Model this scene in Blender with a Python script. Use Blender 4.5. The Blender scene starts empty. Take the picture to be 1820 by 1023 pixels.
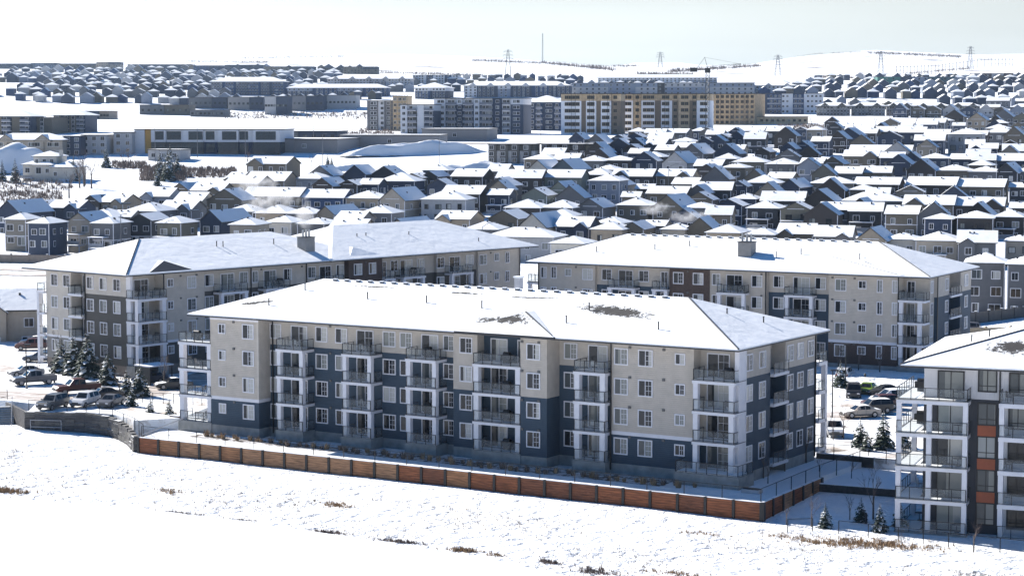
import bpy, math, random
from mathutils import Vector, Matrix
R = math.radians
sc = bpy.context.scene
col = sc.collection
# ---------------------------------------------------------------- camera
cam_d = bpy.data.cameras.new('camera'); cam = bpy.data.objects.new('camera', cam_d); col.objects.link(cam)
cam.location = (0, 0, 34.467); cam.rotation_euler = (R(90 - 4.7235), 0, 0)
cam_d.sensor_width = 36; cam_d.lens = 36 * 3680 / 1820; cam_d.clip_start = 1; cam_d.clip_end = 30000
sc.camera = cam
# ---------------------------------------------------------------- light
SUN_EL = 31.0
TO_SUN = Vector((-.755 * math.cos(R(SUN_EL)), .656 * math.cos(R(SUN_EL)), math.sin(R(SUN_EL)))).normalized()
w = bpy.data.worlds.new('World'); sc.world = w; w.use_nodes = True
nt = w.node_tree; nt.nodes.clear()
sky = nt.nodes.new('ShaderNodeTexSky'); sky.sky_type = 'NISHITA'; sky.sun_disc = False
sky.sun_elevation = R(SUN_EL); sky.sun_rotation = math.atan2(TO_SUN.x, TO_SUN.y)
sky.altitude = 1100; sky.air_density = 1.0; sky.dust_density = 0.6; sky.ozone_density = 2.5
bg = nt.nodes.new('ShaderNodeBackground'); bg.inputs[1].default_value = 0.06
wo = nt.nodes.new('ShaderNodeOutputWorld')
# pale hazy air low over the horizon, unseen upper sky tinted blue for bluer shade
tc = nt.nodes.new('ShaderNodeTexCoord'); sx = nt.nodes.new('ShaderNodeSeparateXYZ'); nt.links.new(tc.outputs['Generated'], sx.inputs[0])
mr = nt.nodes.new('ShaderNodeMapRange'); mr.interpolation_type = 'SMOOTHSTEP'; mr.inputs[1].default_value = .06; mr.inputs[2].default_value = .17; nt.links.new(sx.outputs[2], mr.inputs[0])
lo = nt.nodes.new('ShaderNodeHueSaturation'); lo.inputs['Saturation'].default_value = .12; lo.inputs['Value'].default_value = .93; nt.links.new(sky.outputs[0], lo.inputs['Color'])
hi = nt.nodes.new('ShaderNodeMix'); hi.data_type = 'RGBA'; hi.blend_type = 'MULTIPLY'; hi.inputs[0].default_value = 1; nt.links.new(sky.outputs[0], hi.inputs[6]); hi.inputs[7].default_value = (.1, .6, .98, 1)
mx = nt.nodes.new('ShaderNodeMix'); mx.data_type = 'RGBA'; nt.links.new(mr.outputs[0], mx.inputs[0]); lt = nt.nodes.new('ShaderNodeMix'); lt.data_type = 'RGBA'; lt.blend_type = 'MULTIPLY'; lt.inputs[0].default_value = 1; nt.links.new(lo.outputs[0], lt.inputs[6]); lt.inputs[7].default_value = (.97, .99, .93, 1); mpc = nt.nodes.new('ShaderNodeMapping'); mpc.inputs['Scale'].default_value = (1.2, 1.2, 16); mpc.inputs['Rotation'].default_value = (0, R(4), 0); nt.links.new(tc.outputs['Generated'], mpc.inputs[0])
nz = nt.nodes.new('ShaderNodeTexNoise'); nz.inputs['Scale'].default_value = 2.2; nz.inputs['Detail'].default_value = 5; nt.links.new(mpc.outputs[0], nz.inputs['Vector'])
mz = nt.nodes.new('ShaderNodeMapRange'); mz.inputs[1].default_value = .35; mz.inputs[2].default_value = .65; mz.inputs[3].default_value = .95; mz.inputs[4].default_value = 1.07; nt.links.new(nz.outputs[0], mz.inputs[0])
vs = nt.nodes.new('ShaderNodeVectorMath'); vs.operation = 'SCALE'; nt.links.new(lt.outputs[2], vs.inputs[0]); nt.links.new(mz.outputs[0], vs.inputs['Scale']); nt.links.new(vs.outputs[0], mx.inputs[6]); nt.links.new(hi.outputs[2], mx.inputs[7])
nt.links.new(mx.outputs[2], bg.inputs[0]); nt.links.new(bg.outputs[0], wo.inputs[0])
sun_d = bpy.data.lights.new('sun', 'SUN'); sun_d.energy = 5.0; sun_d.angle = R(.53); sun_d.color = (1, .95, .88)
sun = bpy.data.objects.new('sun', sun_d); col.objects.link(sun)
sun.rotation_euler = TO_SUN.to_track_quat('Z', 'Y').to_euler()
sc.view_settings.view_transform = 'Standard'; sc.view_settings.look = 'None'; sc.view_settings.gamma = 1
sc.view_settings.exposure = 1.2
sc.cycles.use_denoising = True
sc.cycles.max_bounces = 6; sc.cycles.diffuse_bounces = 4; sc.cycles.transparent_max_bounces = 12
sc.cycles.volume_bounces = 0; sc.cycles.caustics_reflective = False; sc.cycles.caustics_refractive = False
rnd = random.Random(7)
HAZE_D = 0.000035

# ---------------------------------------------------------------- materials
MATS = {}
def base_mat(name):
    m = bpy.data.materials.new(name); m.use_nodes = True
    n = m.node_tree.nodes; b = n['Principled BSDF']; return m, m.node_tree, b
def mat(name, c, rough=.7, kind=None, metal=0, amt=.12, scale=1.2):
    """kind: None = slight mottling; 'siding' = lap lines; 'boards' = vertical boards; 'snow' ..."""
    if name in MATS: return MATS[name]
    m, t, b = base_mat(name); MATS[name] = m
    L = t.links; N = t.nodes.new
    b.inputs['Roughness'].default_value = rough; b.inputs['Metallic'].default_value = metal
    co = N('ShaderNodeTexCoord')
    no = N('ShaderNodeTexNoise'); no.inputs['Scale'].default_value = scale; no.inputs['Detail'].default_value = 4
    if kind == 'logs':
        mpg = N('ShaderNodeMapping'); mpg.inputs['Scale'].default_value = (.35, .35, 3.2); L.new(co.outputs['Object'], mpg.inputs[0]); oi = N('ShaderNodeObjectInfo')
        ad_ = N('ShaderNodeVectorMath'); ad_.operation = 'ADD'; cb_ = N('ShaderNodeCombineXYZ'); m9 = N('ShaderNodeMath'); m9.operation = 'MULTIPLY'; m9.inputs[1].default_value = 40; L.new(oi.outputs['Random'], m9.inputs[0]); L.new(m9.outputs[0], cb_.inputs[0]); L.new(mpg.outputs[0], ad_.inputs[0]); L.new(cb_.outputs[0], ad_.inputs[1]); L.new(ad_.outputs[0], no.inputs['Vector'])
    else: L.new(co.outputs['Object'], no.inputs['Vector'])
    mp = N('ShaderNodeMapRange'); mp.inputs[1].default_value = .3; mp.inputs[2].default_value = .7
    mp.inputs[3].default_value = 1 - amt; mp.inputs[4].default_value = 1 + amt
    L.new(no.outputs[0], mp.inputs[0])
    mx = N('ShaderNodeVectorMath'); mx.operation = 'SCALE'; mx.inputs[0].default_value = c
    L.new(mp.outputs[0], mx.inputs['Scale']); L.new(mx.outputs[0], b.inputs['Base Color'])
    if kind in ('siding', 'boards', 'brick', 'logs'):
        sx = N('ShaderNodeSeparateXYZ'); L.new(co.outputs['Object'], sx.inputs[0])
        md = N('ShaderNodeMath'); md.operation = 'FRACT'
        ml = N('ShaderNodeMath'); ml.operation = 'MULTIPLY'
        if kind == 'boards':
            ad = N('ShaderNodeMath'); ad.operation = 'ADD'; L.new(sx.outputs[0], ad.inputs[0]); L.new(sx.outputs[1], ad.inputs[1])
            L.new(ad.outputs[0], ml.inputs[0]); ml.inputs[1].default_value = 2.5
        else:
            L.new(sx.outputs[2], ml.inputs[0]); ml.inputs[1].default_value = {'siding': 5, 'brick': 9, 'logs': 4}[kind]
        L.new(ml.outputs[0], md.inputs[0])
        bp = N('ShaderNodeBump'); bp.inputs['Strength'].default_value = .6; bp.inputs['Distance'].default_value = .05
        L.new(md.outputs[0], bp.inputs['Height']); L.new(bp.outputs[0], b.inputs['Normal'])
        if kind in ('brick', 'logs'):
            gt = N('ShaderNodeMath'); gt.operation = 'GREATER_THAN'; gt.inputs[1].default_value = .14
            L.new(md.outputs[0], gt.inputs[0])
            m2 = N('ShaderNodeMapRange'); m2.inputs[3].default_value = .55; m2.inputs[4].default_value = 1; L.new(gt.outputs[0], m2.inputs[0])
            m3 = N('ShaderNodeVectorMath'); m3.operation = 'SCALE'; L.new(mx.outputs[0], m3.inputs[0]); L.new(m2.outputs[0], m3.inputs['Scale'])
            L.new(m3.outputs[0], b.inputs['Base Color'])
    return m
def ramp_mix(t, fac, c1, c2):
    mx = t.nodes.new('ShaderNodeMix'); mx.data_type = 'RGBA'
    t.links.new(fac, mx.inputs[0]); mx.inputs[6].default_value = (*c1, 1); mx.inputs[7].default_value = (*c2, 1)
    return mx
def noise(t, vec, scale, detail=5, rough=.55):
    n = t.nodes.new('ShaderNodeTexNoise'); n.inputs['Scale'].default_value = scale
    n.inputs['Detail'].default_value = detail; n.inputs['Roughness'].default_value = rough
    t.links.new(vec, n.inputs['Vector']); return n.outputs[0]
def maprange(t, v, a, b, c=0., d=1.):
    n = t.nodes.new('ShaderNodeMapRange'); t.links.new(v, n.inputs[0])
    for i, q in enumerate((a, b, c, d)): n.inputs[i + 1].default_value = q
    return n.outputs[0]
def snow_mat(name, c=(.82, .83, .84), dist=.3, bump=.25, bscale=.8, dirt=None, patches=None, dscale=.5, thr=(.62, .7), streak=1.0, big=1.0):
    m, t, b = base_mat(name); MATS[name] = m
    b.inputs['Roughness'].default_value = .85; b.inputs['Specular IOR Level'].default_value = .25
    co = t.nodes.new('ShaderNodeTexCoord'); v = co.outputs['Object']
    n1 = noise(t, v, bscale, 6)
    bp = t.nodes.new('ShaderNodeBump'); bp.inputs['Strength'].default_value = bump; bp.inputs['Distance'].default_value = dist
    n2 = noise(t, v, bscale * .17, 3); sm = t.nodes.new('ShaderNodeMath'); sm.operation = 'MULTIPLY_ADD'; t.links.new(n2, sm.inputs[0]); sm.inputs[1].default_value = big; t.links.new(n1, sm.inputs[2])
    t.links.new(sm.outputs[0], bp.inputs['Height']); t.links.new(bp.outputs[0], b.inputs['Normal'])
    cur = None
    if dirt:
        mpn = t.nodes.new('ShaderNodeMapping'); mpn.inputs['Scale'].default_value = (1, streak, 1); t.links.new(v, mpn.inputs[0])
        f = maprange(t, noise(t, mpn.outputs[0], dscale, 8, .7), *thr)
        mx = ramp_mix(t, f, c, dirt); cur = mx
    else:
        mx = ramp_mix(t, maprange(t, noise(t, v, .15, 3), .35, .65), c, tuple(k * .94 for k in c)); cur = mx
    if patches:   # wind-bared shingles: (x, y, rx, ry)
        for (px, py, rx, ry, ang) in patches:
            mpn = t.nodes.new('ShaderNodeMapping'); mpn.vector_type = 'TEXTURE'
            mpn.inputs['Location'].default_value = (px, py, 0); mpn.inputs['Rotation'].default_value = (0, 0, R(ang)); mpn.inputs['Scale'].default_value = (rx, ry, 1000)
            t.links.new(v, mpn.inputs[0])
            ln = t.nodes.new('ShaderNodeVectorMath'); ln.operation = 'LENGTH'; t.links.new(mpn.outputs[0], ln.inputs[0])
            nn = noise(t, v, 1.6, 8, .8)
            ad = t.nodes.new('ShaderNodeMath'); ad.operation = 'MULTIPLY_ADD'; t.links.new(nn, ad.inputs[0]); ad.inputs[1].default_value = 2.6; t.links.new(ln.outputs['Value'], ad.inputs[2])
            f = maprange(t, ad.outputs[0], 1.95, 1.8)
            m2 = t.nodes.new('ShaderNodeMix'); m2.data_type = 'RGBA'; t.links.new(f, m2.inputs[0]); t.links.new(cur.outputs[2], m2.inputs[6]); m2.inputs[7].default_value = (.045, .042, .04, 1); cur = m2
    t.links.new(cur.outputs[2], b.inputs['Base Color'])
    return m
def glass_mat(name, c, blind=None):
    m, t, b = base_mat(name); MATS[name] = m
    b.inputs['Roughness'].default_value = .08; b.inputs['Specular IOR Level'].default_value = .35
    co = t.nodes.new('ShaderNodeTexCoord'); oi = t.nodes.new('ShaderNodeObjectInfo')
    if blind:   # second tone over one half of the pane: curtains, blinds, painted reflections
        sx = t.nodes.new('ShaderNodeSeparateXYZ'); t.links.new(co.outputs['Object'], sx.inputs[0])
        ml = t.nodes.new('ShaderNodeMath'); ml.operation = 'MULTIPLY_ADD'; t.links.new(oi.outputs['Random'], ml.inputs[0]); ml.inputs[1].default_value = 1.6; ml.inputs[2].default_value = -.8
        g = t.nodes.new('ShaderNodeMath'); g.operation = 'GREATER_THAN'; t.links.new(sx.outputs[0], g.inputs[0]); t.links.new(ml.outputs[0], g.inputs[1])
        mx = ramp_mix(t, g.outputs[0], c, blind); t.links.new(mx.outputs[2], b.inputs['Base Color'])
    else:
        mx = ramp_mix(t, maprange(t, noise(t, co.outputs['Object'], 1.2, 3), .4, .6), c, tuple(k * 1.6 + .004 for k in c)); t.links.new(mx.outputs[2], b.inputs['Base Color'])
    return m
SNOW = snow_mat('snow', bump=.12)
ROOFSNOW = snow_mat('roof_snow', bump=.3, bscale=.7)
FASCIA = mat('fascia', (.035, .033, .035), .6)
WHITE = mat('white_trim', (.62, .62, .66), .55, amt=.05)
BEIGE = mat('beige_siding', (.435, .396, .35), .8, 'siding', amt=.08)
BEIGE2 = mat('light_beige_siding', (.475, .44, .395), .8, 'siding', amt=.08)
NAVY = mat('navy_siding', (.03, .054, .084), .75, 'siding', amt=.08)
CHAR = mat('charcoal_siding', (.07, .067, .062), .75, 'siding', amt=.06)
BRICK = mat('brown_brick', (.075, .052, .045), .85, 'brick', amt=.2, scale=6)
CONC = mat('concrete', (.25, .25, .24), .9, amt=.2)
BLACK = mat('black_metal', (.018, .018, .02), .45, metal=.3)
DARKP = mat('dark_panel', (.03, .033, .042), .7, 'boards', amt=.08)
WHITEP = mat('white_board', (.5, .5, .52), .7, 'boards', amt=.04)
ORANGE = mat('orange_panel', (.3, .075, .03), .6)
WOODF = mat('sheathing', (.48, .36, .225), .85, amt=.25, scale=.8)
WRAP = mat('white_wrap', (.72, .72, .74), .7, amt=.06, scale=.7)
G_DARK = glass_mat('glass_dark', (.008, .01, .013))
G_BLIND = glass_mat('glass_blind', (.02, .023, .028), (.42, .42, .4))
G_REFL = glass_mat('glass_reflection_tone', (.2, .23, .23), (.3, .32, .32))  # pale pane colour stands in for a reflection on the glass
G_PALE = glass_mat('glass_pale', (.07, .08, .085), (.2, .21, .2))
# railing glass: see-through, greyish
def _rail():
    m, t, b = base_mat('railing_glass'); b.inputs['Base Color'].default_value = (.35, .38, .4, 1); b.inputs['Roughness'].default_value = .08
    tr = t.nodes.new('ShaderNodeBsdfTransparent'); tr.inputs[0].default_value = (.93, .95, .95, 1); mx = t.nodes.new('ShaderNodeMixShader'); mx.inputs[0].default_value = .2
    t.links.new(tr.outputs[0], mx.inputs[1]); t.links.new(b.outputs[0], mx.inputs[2]); t.links.new(mx.outputs[0], t.nodes['Material Output'].inputs[0])
    return m
RAILG = _rail()
COLS = dict(charcoal=(.026, .029, .037), navy=(.016, .028, .06), taupe=(.12, .105, .082), greytan=(.2, .182, .155), grey=(.105, .11, .122), tan=(.28, .235, .18),
    cream=(.5, .47, .42), sand=(.34, .3, .25), brown=(.034, .029, .029), olive=(.13, .125, .1), slate=(.036, .05, .085), bluegrey=(.2, .23, .29),
    blue=(.018, .045, .115), teal=(.08, .11, .125), sage=(.14, .16, .145), lightgrey=(.36, .36, .37), white=(.55, .55, .57))
CNAME = dict(greytan='grey-tan', bluegrey='pale blue-grey', lightgrey='pale grey', sage='sage green', sand='sand-coloured', olive='olive-grey', slate='slate grey', taupe='taupe', charcoal='charcoal', brown='dark brown', blue='deep blue')
def cm(k): return mat('siding_' + k, COLS[k], .8, 'siding', amt=.08)
# ---------------------------------------------------------------- mesh kit
class MB:
    def __init__(s): s.v = []; s.f = []; s.m = []; s.mats = []
    def mi(s, m):
        if m not in s.mats: s.mats.append(m)
        return s.mats.index(m)
    def poly(s, pts, m):
        i = len(s.v); s.v += [tuple(p) for p in pts]; s.f.append(tuple(range(i, i + len(pts)))); s.m.append(s.mi(m))
    def box(s, x0, x1, y0, y1, z0, z1, m, top=None):
        i = len(s.v); s.v += [(x0, y0, z0), (x1, y0, z0), (x1, y1, z0), (x0, y1, z0), (x0, y0, z1), (x1, y0, z1), (x1, y1, z1), (x0, y1, z1)]
        k = s.mi(m); kt = s.mi(top) if top else k
        for q, mm in (((0, 3, 2, 1), k), ((4, 5, 6, 7), kt), ((0, 1, 5, 4), k), ((1, 2, 6, 5), k), ((2, 3, 7, 6), k), ((3, 0, 4, 7), k)):
            s.f.append(tuple(i + a for a in q)); s.m.append(mm)
    def prism(s, pts, z0, z1, m, top=None):
        """vertical prism over a plan polygon (counter-clockwise)"""
        n = len(pts); a = [(p[0], p[1], z0) for p in pts]; b = [(p[0], p[1], z1 if len(p) < 3 else p[2]) for p in pts]
        s.poly(b, top or m); s.poly(a[::-1], m)
        for i in range(n): s.poly([a[i], a[(i + 1) % n], b[(i + 1) % n], b[i]], m)
    def slab(s, pts, t, top, side):
        """sheet with thickness t below its top polygon"""
        a = [Vector(p) for p in pts]; b = [p - Vector((0, 0, t)) for p in a]
        s.poly(a, top); s.poly(b[::-1], side)
        for i in range(len(a)):
            j = (i + 1) % len(a); s.poly([b[i], b[j], a[j], a[i]], side)
    def tube(s, p, q, r0, r1, m, n=5):
        p = Vector(p); q = Vector(q); d = (q - p)
        if d.length < 1e-6: return
        d.normalize(); u = d.orthogonal().normalized(); w_ = d.cross(u)
        i = len(s.v)
        for c, r in ((p, r0), (q, r1)):
            for k in range(n):
                a = 2 * math.pi * k / n; s.v.append(tuple(c + (u * math.cos(a) + w_ * math.sin(a)) * r))
        k = s.mi(m)
        for a in range(n):
            b = (a + 1) % n; s.f.append((i + a, i + b, i + n + b, i + n + a)); s.m.append(k)
        s.f.append(tuple(i + a for a in range(n))[::-1]); s.m.append(k); s.f.append(tuple(i + n + a for a in range(n))); s.m.append(k)
    def mesh(s, name):
        me = bpy.data.meshes.new(name); me.from_pydata(s.v, [], s.f)
        for m in s.mats: me.materials.append(m)
        me.polygons.foreach_set('material_index', s.m); me.update(); return me
    def build(s, name, parent=None, loc=None, rot=None, smooth=False):
        me = s.mesh(name)
        if smooth: me.shade_smooth()
        return inst(name, me, parent, loc, rot)
def inst(name, me, parent=None, loc=None, rot=None, scale=None):
    o = bpy.data.objects.new(name, me); col.objects.link(o)
    if parent: o.parent = parent
    if loc: o.location = loc
    if rot is not None: o.rotation_euler = (0, 0, rot)
    if scale: o.scale = (scale,) * 3 if not hasattr(scale, '__len__') else scale
    return o
def tag(o, label=None, cat=None, group=None, kind=None):
    if label: o['label'] = label
    if cat: o['category'] = cat
    if group: o['group'] = group
    if kind: o['kind'] = kind
    return o
def thing(name, label, cat, loc=(0, 0, 0), yaw=0, group=None):
    o = bpy.data.objects.new(name, None); col.objects.link(o); o.location = loc; o.rotation_euler = (0, 0, R(yaw)); o.empty_display_size = .5
    return tag(o, label, cat, group)
CH = {}
def copy_tree(o, parent=None, lvl=0):
    c = o.copy(); col.objects.link(c)
    if parent: c.parent = parent
    for ch in [x for x in ALLCH.get(o.name, [])]: copy_tree(ch, c, lvl + 1)
    return c
ALLCH = {}
def reg(o):   # remember children of a prototype once
    for ch in o.children: ALLCH.setdefault(o.name, []).append(ch); reg(ch)
NUMW = 'first second third fourth fifth sixth seventh eighth ninth tenth eleventh twelfth thirteenth fourteenth fifteenth sixteenth seventeenth eighteenth nineteenth twentieth'.split()
NUMW += ['twenty-' + a for a in NUMW[:9]] + ['thirtieth'] + ['thirty-' + a for a in NUMW[:9]] + ['fortieth'] + ['forty-' + a for a in NUMW[:9]] + ['fiftieth'] + ['fifty-' + a for a in NUMW[:9]] + ['sixtieth'] + ['sixty-' + a for a in NUMW[:9]]
ORD = ['leftmost', 'second from the left', 'third from the left', 'fourth from the left', 'fifth from the left', 'sixth from the left', 'seventh from the left', 'eighth from the left',
    'ninth from the left', 'tenth from the left', 'eleventh from the left', 'twelfth from the left', 'thirteenth from the left', 'fourteenth from the left', 'fifteenth from the left',
    'sixteenth from the left', 'seventeenth from the left', 'eighteenth from the left', 'nineteenth from the left', 'twentieth from the left']
# ---------------------------------------------------------------- windows
WC = {}
def window_meshes(w, h, fr, glass, grid=1):
    key = (round(w, 2), round(h, 2), fr.name, glass.name, grid)
    if key in WC: return WC[key]
    a = MB(); b = .1
    a.box(-w/2 - b, w/2 + b, -.07, .01, -b, .02, fr); a.box(-w/2 - b, w/2 + b, -.07, .01, h - .02, h + b, fr)
    a.box(-w/2 - b, -w/2 + .02, -.068, .01, .02, h - .02, fr); a.box(w/2 - .02, w/2 + b, -.068, .01, .02, h - .02, fr)
    if grid: a.box(-.035, .035, -.06, -.01, .02, h - .02, fr)
    if grid == 2:
        n = 3 if h > 1.2 else 2
        for i in range(1, n): a.box(.035, w/2 - .02, -.045, -.012, h * i / n - .015, h * i / n + .015, fr)
        a.box(w/4 - .012, w/4 + .012, -.043, -.014, .02, h - .02, fr)
    if grid == 3: a.box(-w/2 + .02, w/2 - .02, -.058, -.012, h * .25 - .03, h * .25 + .03, fr)
    g = MB(); g.poly([(-w/2, -.018, 0), (w/2, -.018, 0), (w/2, -.018, h), (-w/2, -.018, h)], glass)
    WC[key] = (a.mesh('window_frame'), g.mesh('pane')); return WC[key]
def window(parent, x, y, z, w, h, rot=0, fr=None, glass=None, grid=2, name='window', simple=False):
    fr = fr or WHITE
    if glass is None: glass = rnd.choice([G_DARK, G_BLIND, G_BLIND, G_PALE])
    fm, gm = window_meshes(w, h, fr, glass, grid)
    if simple:
        key = ('S',) + (round(w, 2), round(h, 2), fr.name, glass.name)
        if key not in WC:
            a = MB(); b = .12
            a.box(-w/2 - b, w/2 + b, -.05, .01, -b, h + b, fr); a.poly([(-w/2, -.06, 0), (-.03, -.06, 0), (-.03, -.06, h), (-w/2, -.06, h)], glass)
            a.poly([(.03, -.06, 0), (w/2, -.06, 0), (w/2, -.06, h), (.03, -.06, h)], glass); WC[key] = a.mesh('window')
        return inst(name, WC[key], parent, (x, y, z), rot)
    o = inst(name, fm, parent, (x, y, z), rot); inst('pane', gm, o); return o
def hip_roof(mb, x0, x1, y0, y1, z, sl, snow, t=.28, fascia=None, soffit=None):
    fascia = fascia or FASCIA
    if (x1 - x0) >= (y1 - y0):
        hw = (y1 - y0) / 2; a = (x0 + hw, y0 + hw, z + t + hw * sl); b = (x1 - hw, y0 + hw, z + t + hw * sl)
    else:
        hw = (x1 - x0) / 2; a = (x0 + hw, y0 + hw, z + t + hw * sl); b = (x0 + hw, y1 - hw, z + t + hw * sl)
    c = [(x0, y0, z + t), (x1, y0, z + t), (x1, y1, z + t), (x0, y1, z + t)]; d = [(p[0], p[1], z) for p in c]
    if (x1 - x0) >= (y1 - y0): fs = [[c[0], c[1], b, a], [c[1], c[2], b], [c[2], c[3], a, b], [c[3], c[0], a]]
    else: fs = [[c[0], c[1], a], [c[1], c[2], b, a], [c[2], c[3], b], [c[3], c[0], a, b]]
    for f in fs: mb.poly(f, snow)
    for i in range(4):
        j = (i + 1) % 4; e = t * .55
        mid = [(c[i][0], c[i][1], z + t - (t - e)), (c[j][0], c[j][1], z + t - (t - e))]
        mb.poly([d[i], d[j], mid[1], mid[0]], fascia); mb.poly([mid[0], mid[1], c[j], c[i]], snow)
    mb.poly(d[::-1], soffit or WHITE)
    return a, b
def interp(t, pts):
    if t <= pts[0][0]: return pts[0][1]
    for (a, b), (c, d) in zip(pts, pts[1:]):
        if t <= c: return b + (d - b) * (t - a) / (c - a)
    return pts[-1][1]
def smooth(a, b, t):
    t = max(0.0, min(1.0, (t - a) / (b - a))); return t * t * (3 - 2 * t)
PROFILE = [(300, .8), (480, 1.5), (575, 3.2), (650, 8.5), (740, 15.5), (820, 21.5), (984, 25.7), (1200, 30), (1500, 35.5),
           (1600, 44), (1750, 54), (2000, 64), (2500, 82), (3500, 118), (5000, 150), (7000, 180)]
SKYLINE = [(-.30, 100), (-.17, 103), (-.08, 97), (-.04, 99), (0, 104), (.025, 112), (.045, 121), (.06, 113), (.08, 112), (.1, 121),
           (.12, 113), (.14, 101), (.155, 93), (.176, 90), (.2, 92), (.215, 96), (.232, 103), (.25, 98), (.32, 92)]
def ground_z(x, y):
    s = (x - 21.41) * .5287 + (y - 197.68) * .8488
    near = -3.0 + max(0.0, s + 6) * .035 + max(0.0, y - 320) * .5
    far = interp(y, PROFILE)
    z = min(near, far)
    z += .95 * smooth(40, 50, -x) * smooth(214, 238, y) * (1 - smooth(240, 262, y)) if x < -40 else 0
    if y > 2500:
        k = smooth(2500, 6000, y)
        tan = (z - 34.467) / y * (1 - k) + (207.4 - interp(x / y, SKYLINE)) / 3680 * k
        tan += .0006 * math.sin(x * .004 + y * .002) * math.sin(math.pi * k) + .0005 * math.sin(x * .0013 - y * .004) * math.sin(math.pi * k)
        z = 34.467 + tan * min(y, 6000)
        if y > 6000: z -= (y - 6000) * .12
    if y > 600:   # gentle swells
        z += 1.2 * math.sin(x * .011 + y * .004) * smooth(600, 1400, y)
    return z
# ---------------------------------------------------------------- apartment blocks
def bands(*a): return a
def blocks(root, lst, zb):
    mb = MB()
    for (x0, x1, y0, y1, bd) in lst:
        for (z0, z1, m) in bd: mb.box(x0, x1, y0, y1, z0, z1, m)
    return mb.build('wall', root)
VC = {}
def small_parts(root, pts, kind):
    if kind not in VC:
        m = MB()
        if kind == 'wall_vent': m.box(-.14, .14, -.1, .01, -.12, .12, mat('vent_grey', (.1, .1, .1)))
        if kind == 'vent_pipe': m.tube((0, 0, -.3), (0, 0, .7), .07, .07, BLACK, 7); m.tube((0, 0, .7), (0, 0, .78), .1, .09, BLACK, 7)
        if kind == 'ridge_vent': m.box(-.24, .24, -.16, .16, -.1, .05, FASCIA); m.box(-.26, .26, -.18, .18, .05, .15, ROOFSNOW)
        VC[kind] = m.mesh(kind)
    for p in pts: inst(kind, VC[kind], root, p)
def railing(par, pts, z, n_gap=1.15, m=None, h=1.05):
    m = m or BLACK; a = MB(); g = MB()
    for (p, q) in zip(pts, pts[1:]):
        d = math.dist(p, q); n = max(1, round(d / n_gap)); ux, uy = (q[0] - p[0]) / d, (q[1] - p[1]) / d
        for i in range(n + 1):
            x, y = p[0] + ux * d * i / n, p[1] + uy * d * i / n
            a.box(x - .03, x + .03, y - .03, y + .03, z, z + h, m)
        t = .028
        if abs(ux) > abs(uy):
            a.box(min(p[0], q[0]), max(p[0], q[0]), p[1] - t, p[1] + t, z + h, z + h + .05, m); a.box(min(p[0], q[0]), max(p[0], q[0]), p[1] - .02, p[1] + .02, z + .07, z + .11, m)
        else:
            a.box(p[0] - t, p[0] + t, min(p[1], q[1]), max(p[1], q[1]), z + h, z + h + .05, m); a.box(p[0] - .02, p[0] + .02, min(p[1], q[1]), max(p[1], q[1]), z + .07, z + .11, m)
        g.poly([(p[0], p[1], z + .12), (q[0], q[1], z + .12), (q[0], q[1], z + h - .02), (p[0], p[1], z + h - .02)], RAILG)
    r = a.build('railing', par); g.build('glass_panel', r); return r
SLABTOP = []
def balcony_stack(root, x0, x1, y0, y1, levels, base, cols=None, left=True, right=True, top_open=True, cw=.5, fr=None, H=3.0, snow_top=True, slab_h=.34):
    """slabs at every level; columns up to the highest slab; cols = x positions of column centres at the front edge"""
    fr = fr or WHITE
    for i, z in enumerate(levels):
        b = MB()
        if i == 0 and base is not None: b.box(x0 - .1, x1 + .1, y0 - .1, y1, base, z - .02, CONC)
        else:
            b.box(x0 - .06, x1 + .06, y0 - .06, y1, z - slab_h, z - .05, fr); b.box(x0 - .1, x1 + .1, y0 - .1, y1, z - .05, z, mat('slab_edge', (.16, .16, .17)))
        if snow_top: b.box(x0 + .1, x1 - .1, y0 + .1, y1 - .9, z + .003, z + (.09 if i == len(levels) - 1 else .03), SNOW)
        bb = b.build('balcony', root)
        pts = []
        if left: pts.append((x0 + .05, y1))
        pts += [(x0 + .05, y0 + .03), (x1 - .05, y0 + .03)]
        if right: pts.append((x1 - .05, y1))
        railing(bb, pts, z)
    top = levels[-1] - slab_h
    if cols is None: cols = [x0 + cw / 2, x1 - cw / 2]
    for cx in cols:
        c = MB(); c.box(cx - cw/2, cx + cw/2, y0 + .08, y0 + .08 + cw, levels[0] if base is not None else levels[0], top, fr)
        c.build('column', root)
def door(root, x, y, z, w, h=2.25, rot=0, fr=None):
    return window(root, x, y, z + .08, w, h, rot, fr, rnd.choice([G_DARK, G_BLIND, G_PALE, G_DARK]) if fr is None else rnd.choice([G_BLIND, G_REFL, G_PALE]), 2 if fr is None else 1, name='patio_door')
def bbq_mesh():
    m = MB(); m.box(-.6, .6, -.28, .28, .35, .9, BLACK); m.box(-.36, .36, -.25, .25, 0, .35, BLACK)
    for i in range(6):
        a0 = math.pi * i / 6; a1 = math.pi * (i + 1) / 6
        m.poly([(-.38, -.28 * math.cos(a0), .9 + .3 * math.sin(a0)), (.38, -.28 * math.cos(a0), .9 + .3 * math.sin(a0)), (.38, -.28 * math.cos(a1), .9 + .3 * math.sin(a1)), (-.38, -.28 * math.cos(a1), .9 + .3 * math.sin(a1))], BLACK)
    return m.mesh('barbecue')
def chair_mesh(c):
    m = MB(); w_ = .27; m.box(-w_, w_, -.25, .25, .4, .46, c)
    for sx in (-1, 1):
        for sy in (-1, 1): m.box(sx * w_ - .025, sx * w_ + .025, sy * .23 - .025, sy * .23 + .025, 0, .4, c)
        m.box(sx * w_ - .03, sx * w_ + .03, -.25, .25, .62, .66, c)
    m.box(-w_, w_, .22, .28, .46, .95, c); return m.mesh('patio_chair')
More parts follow.
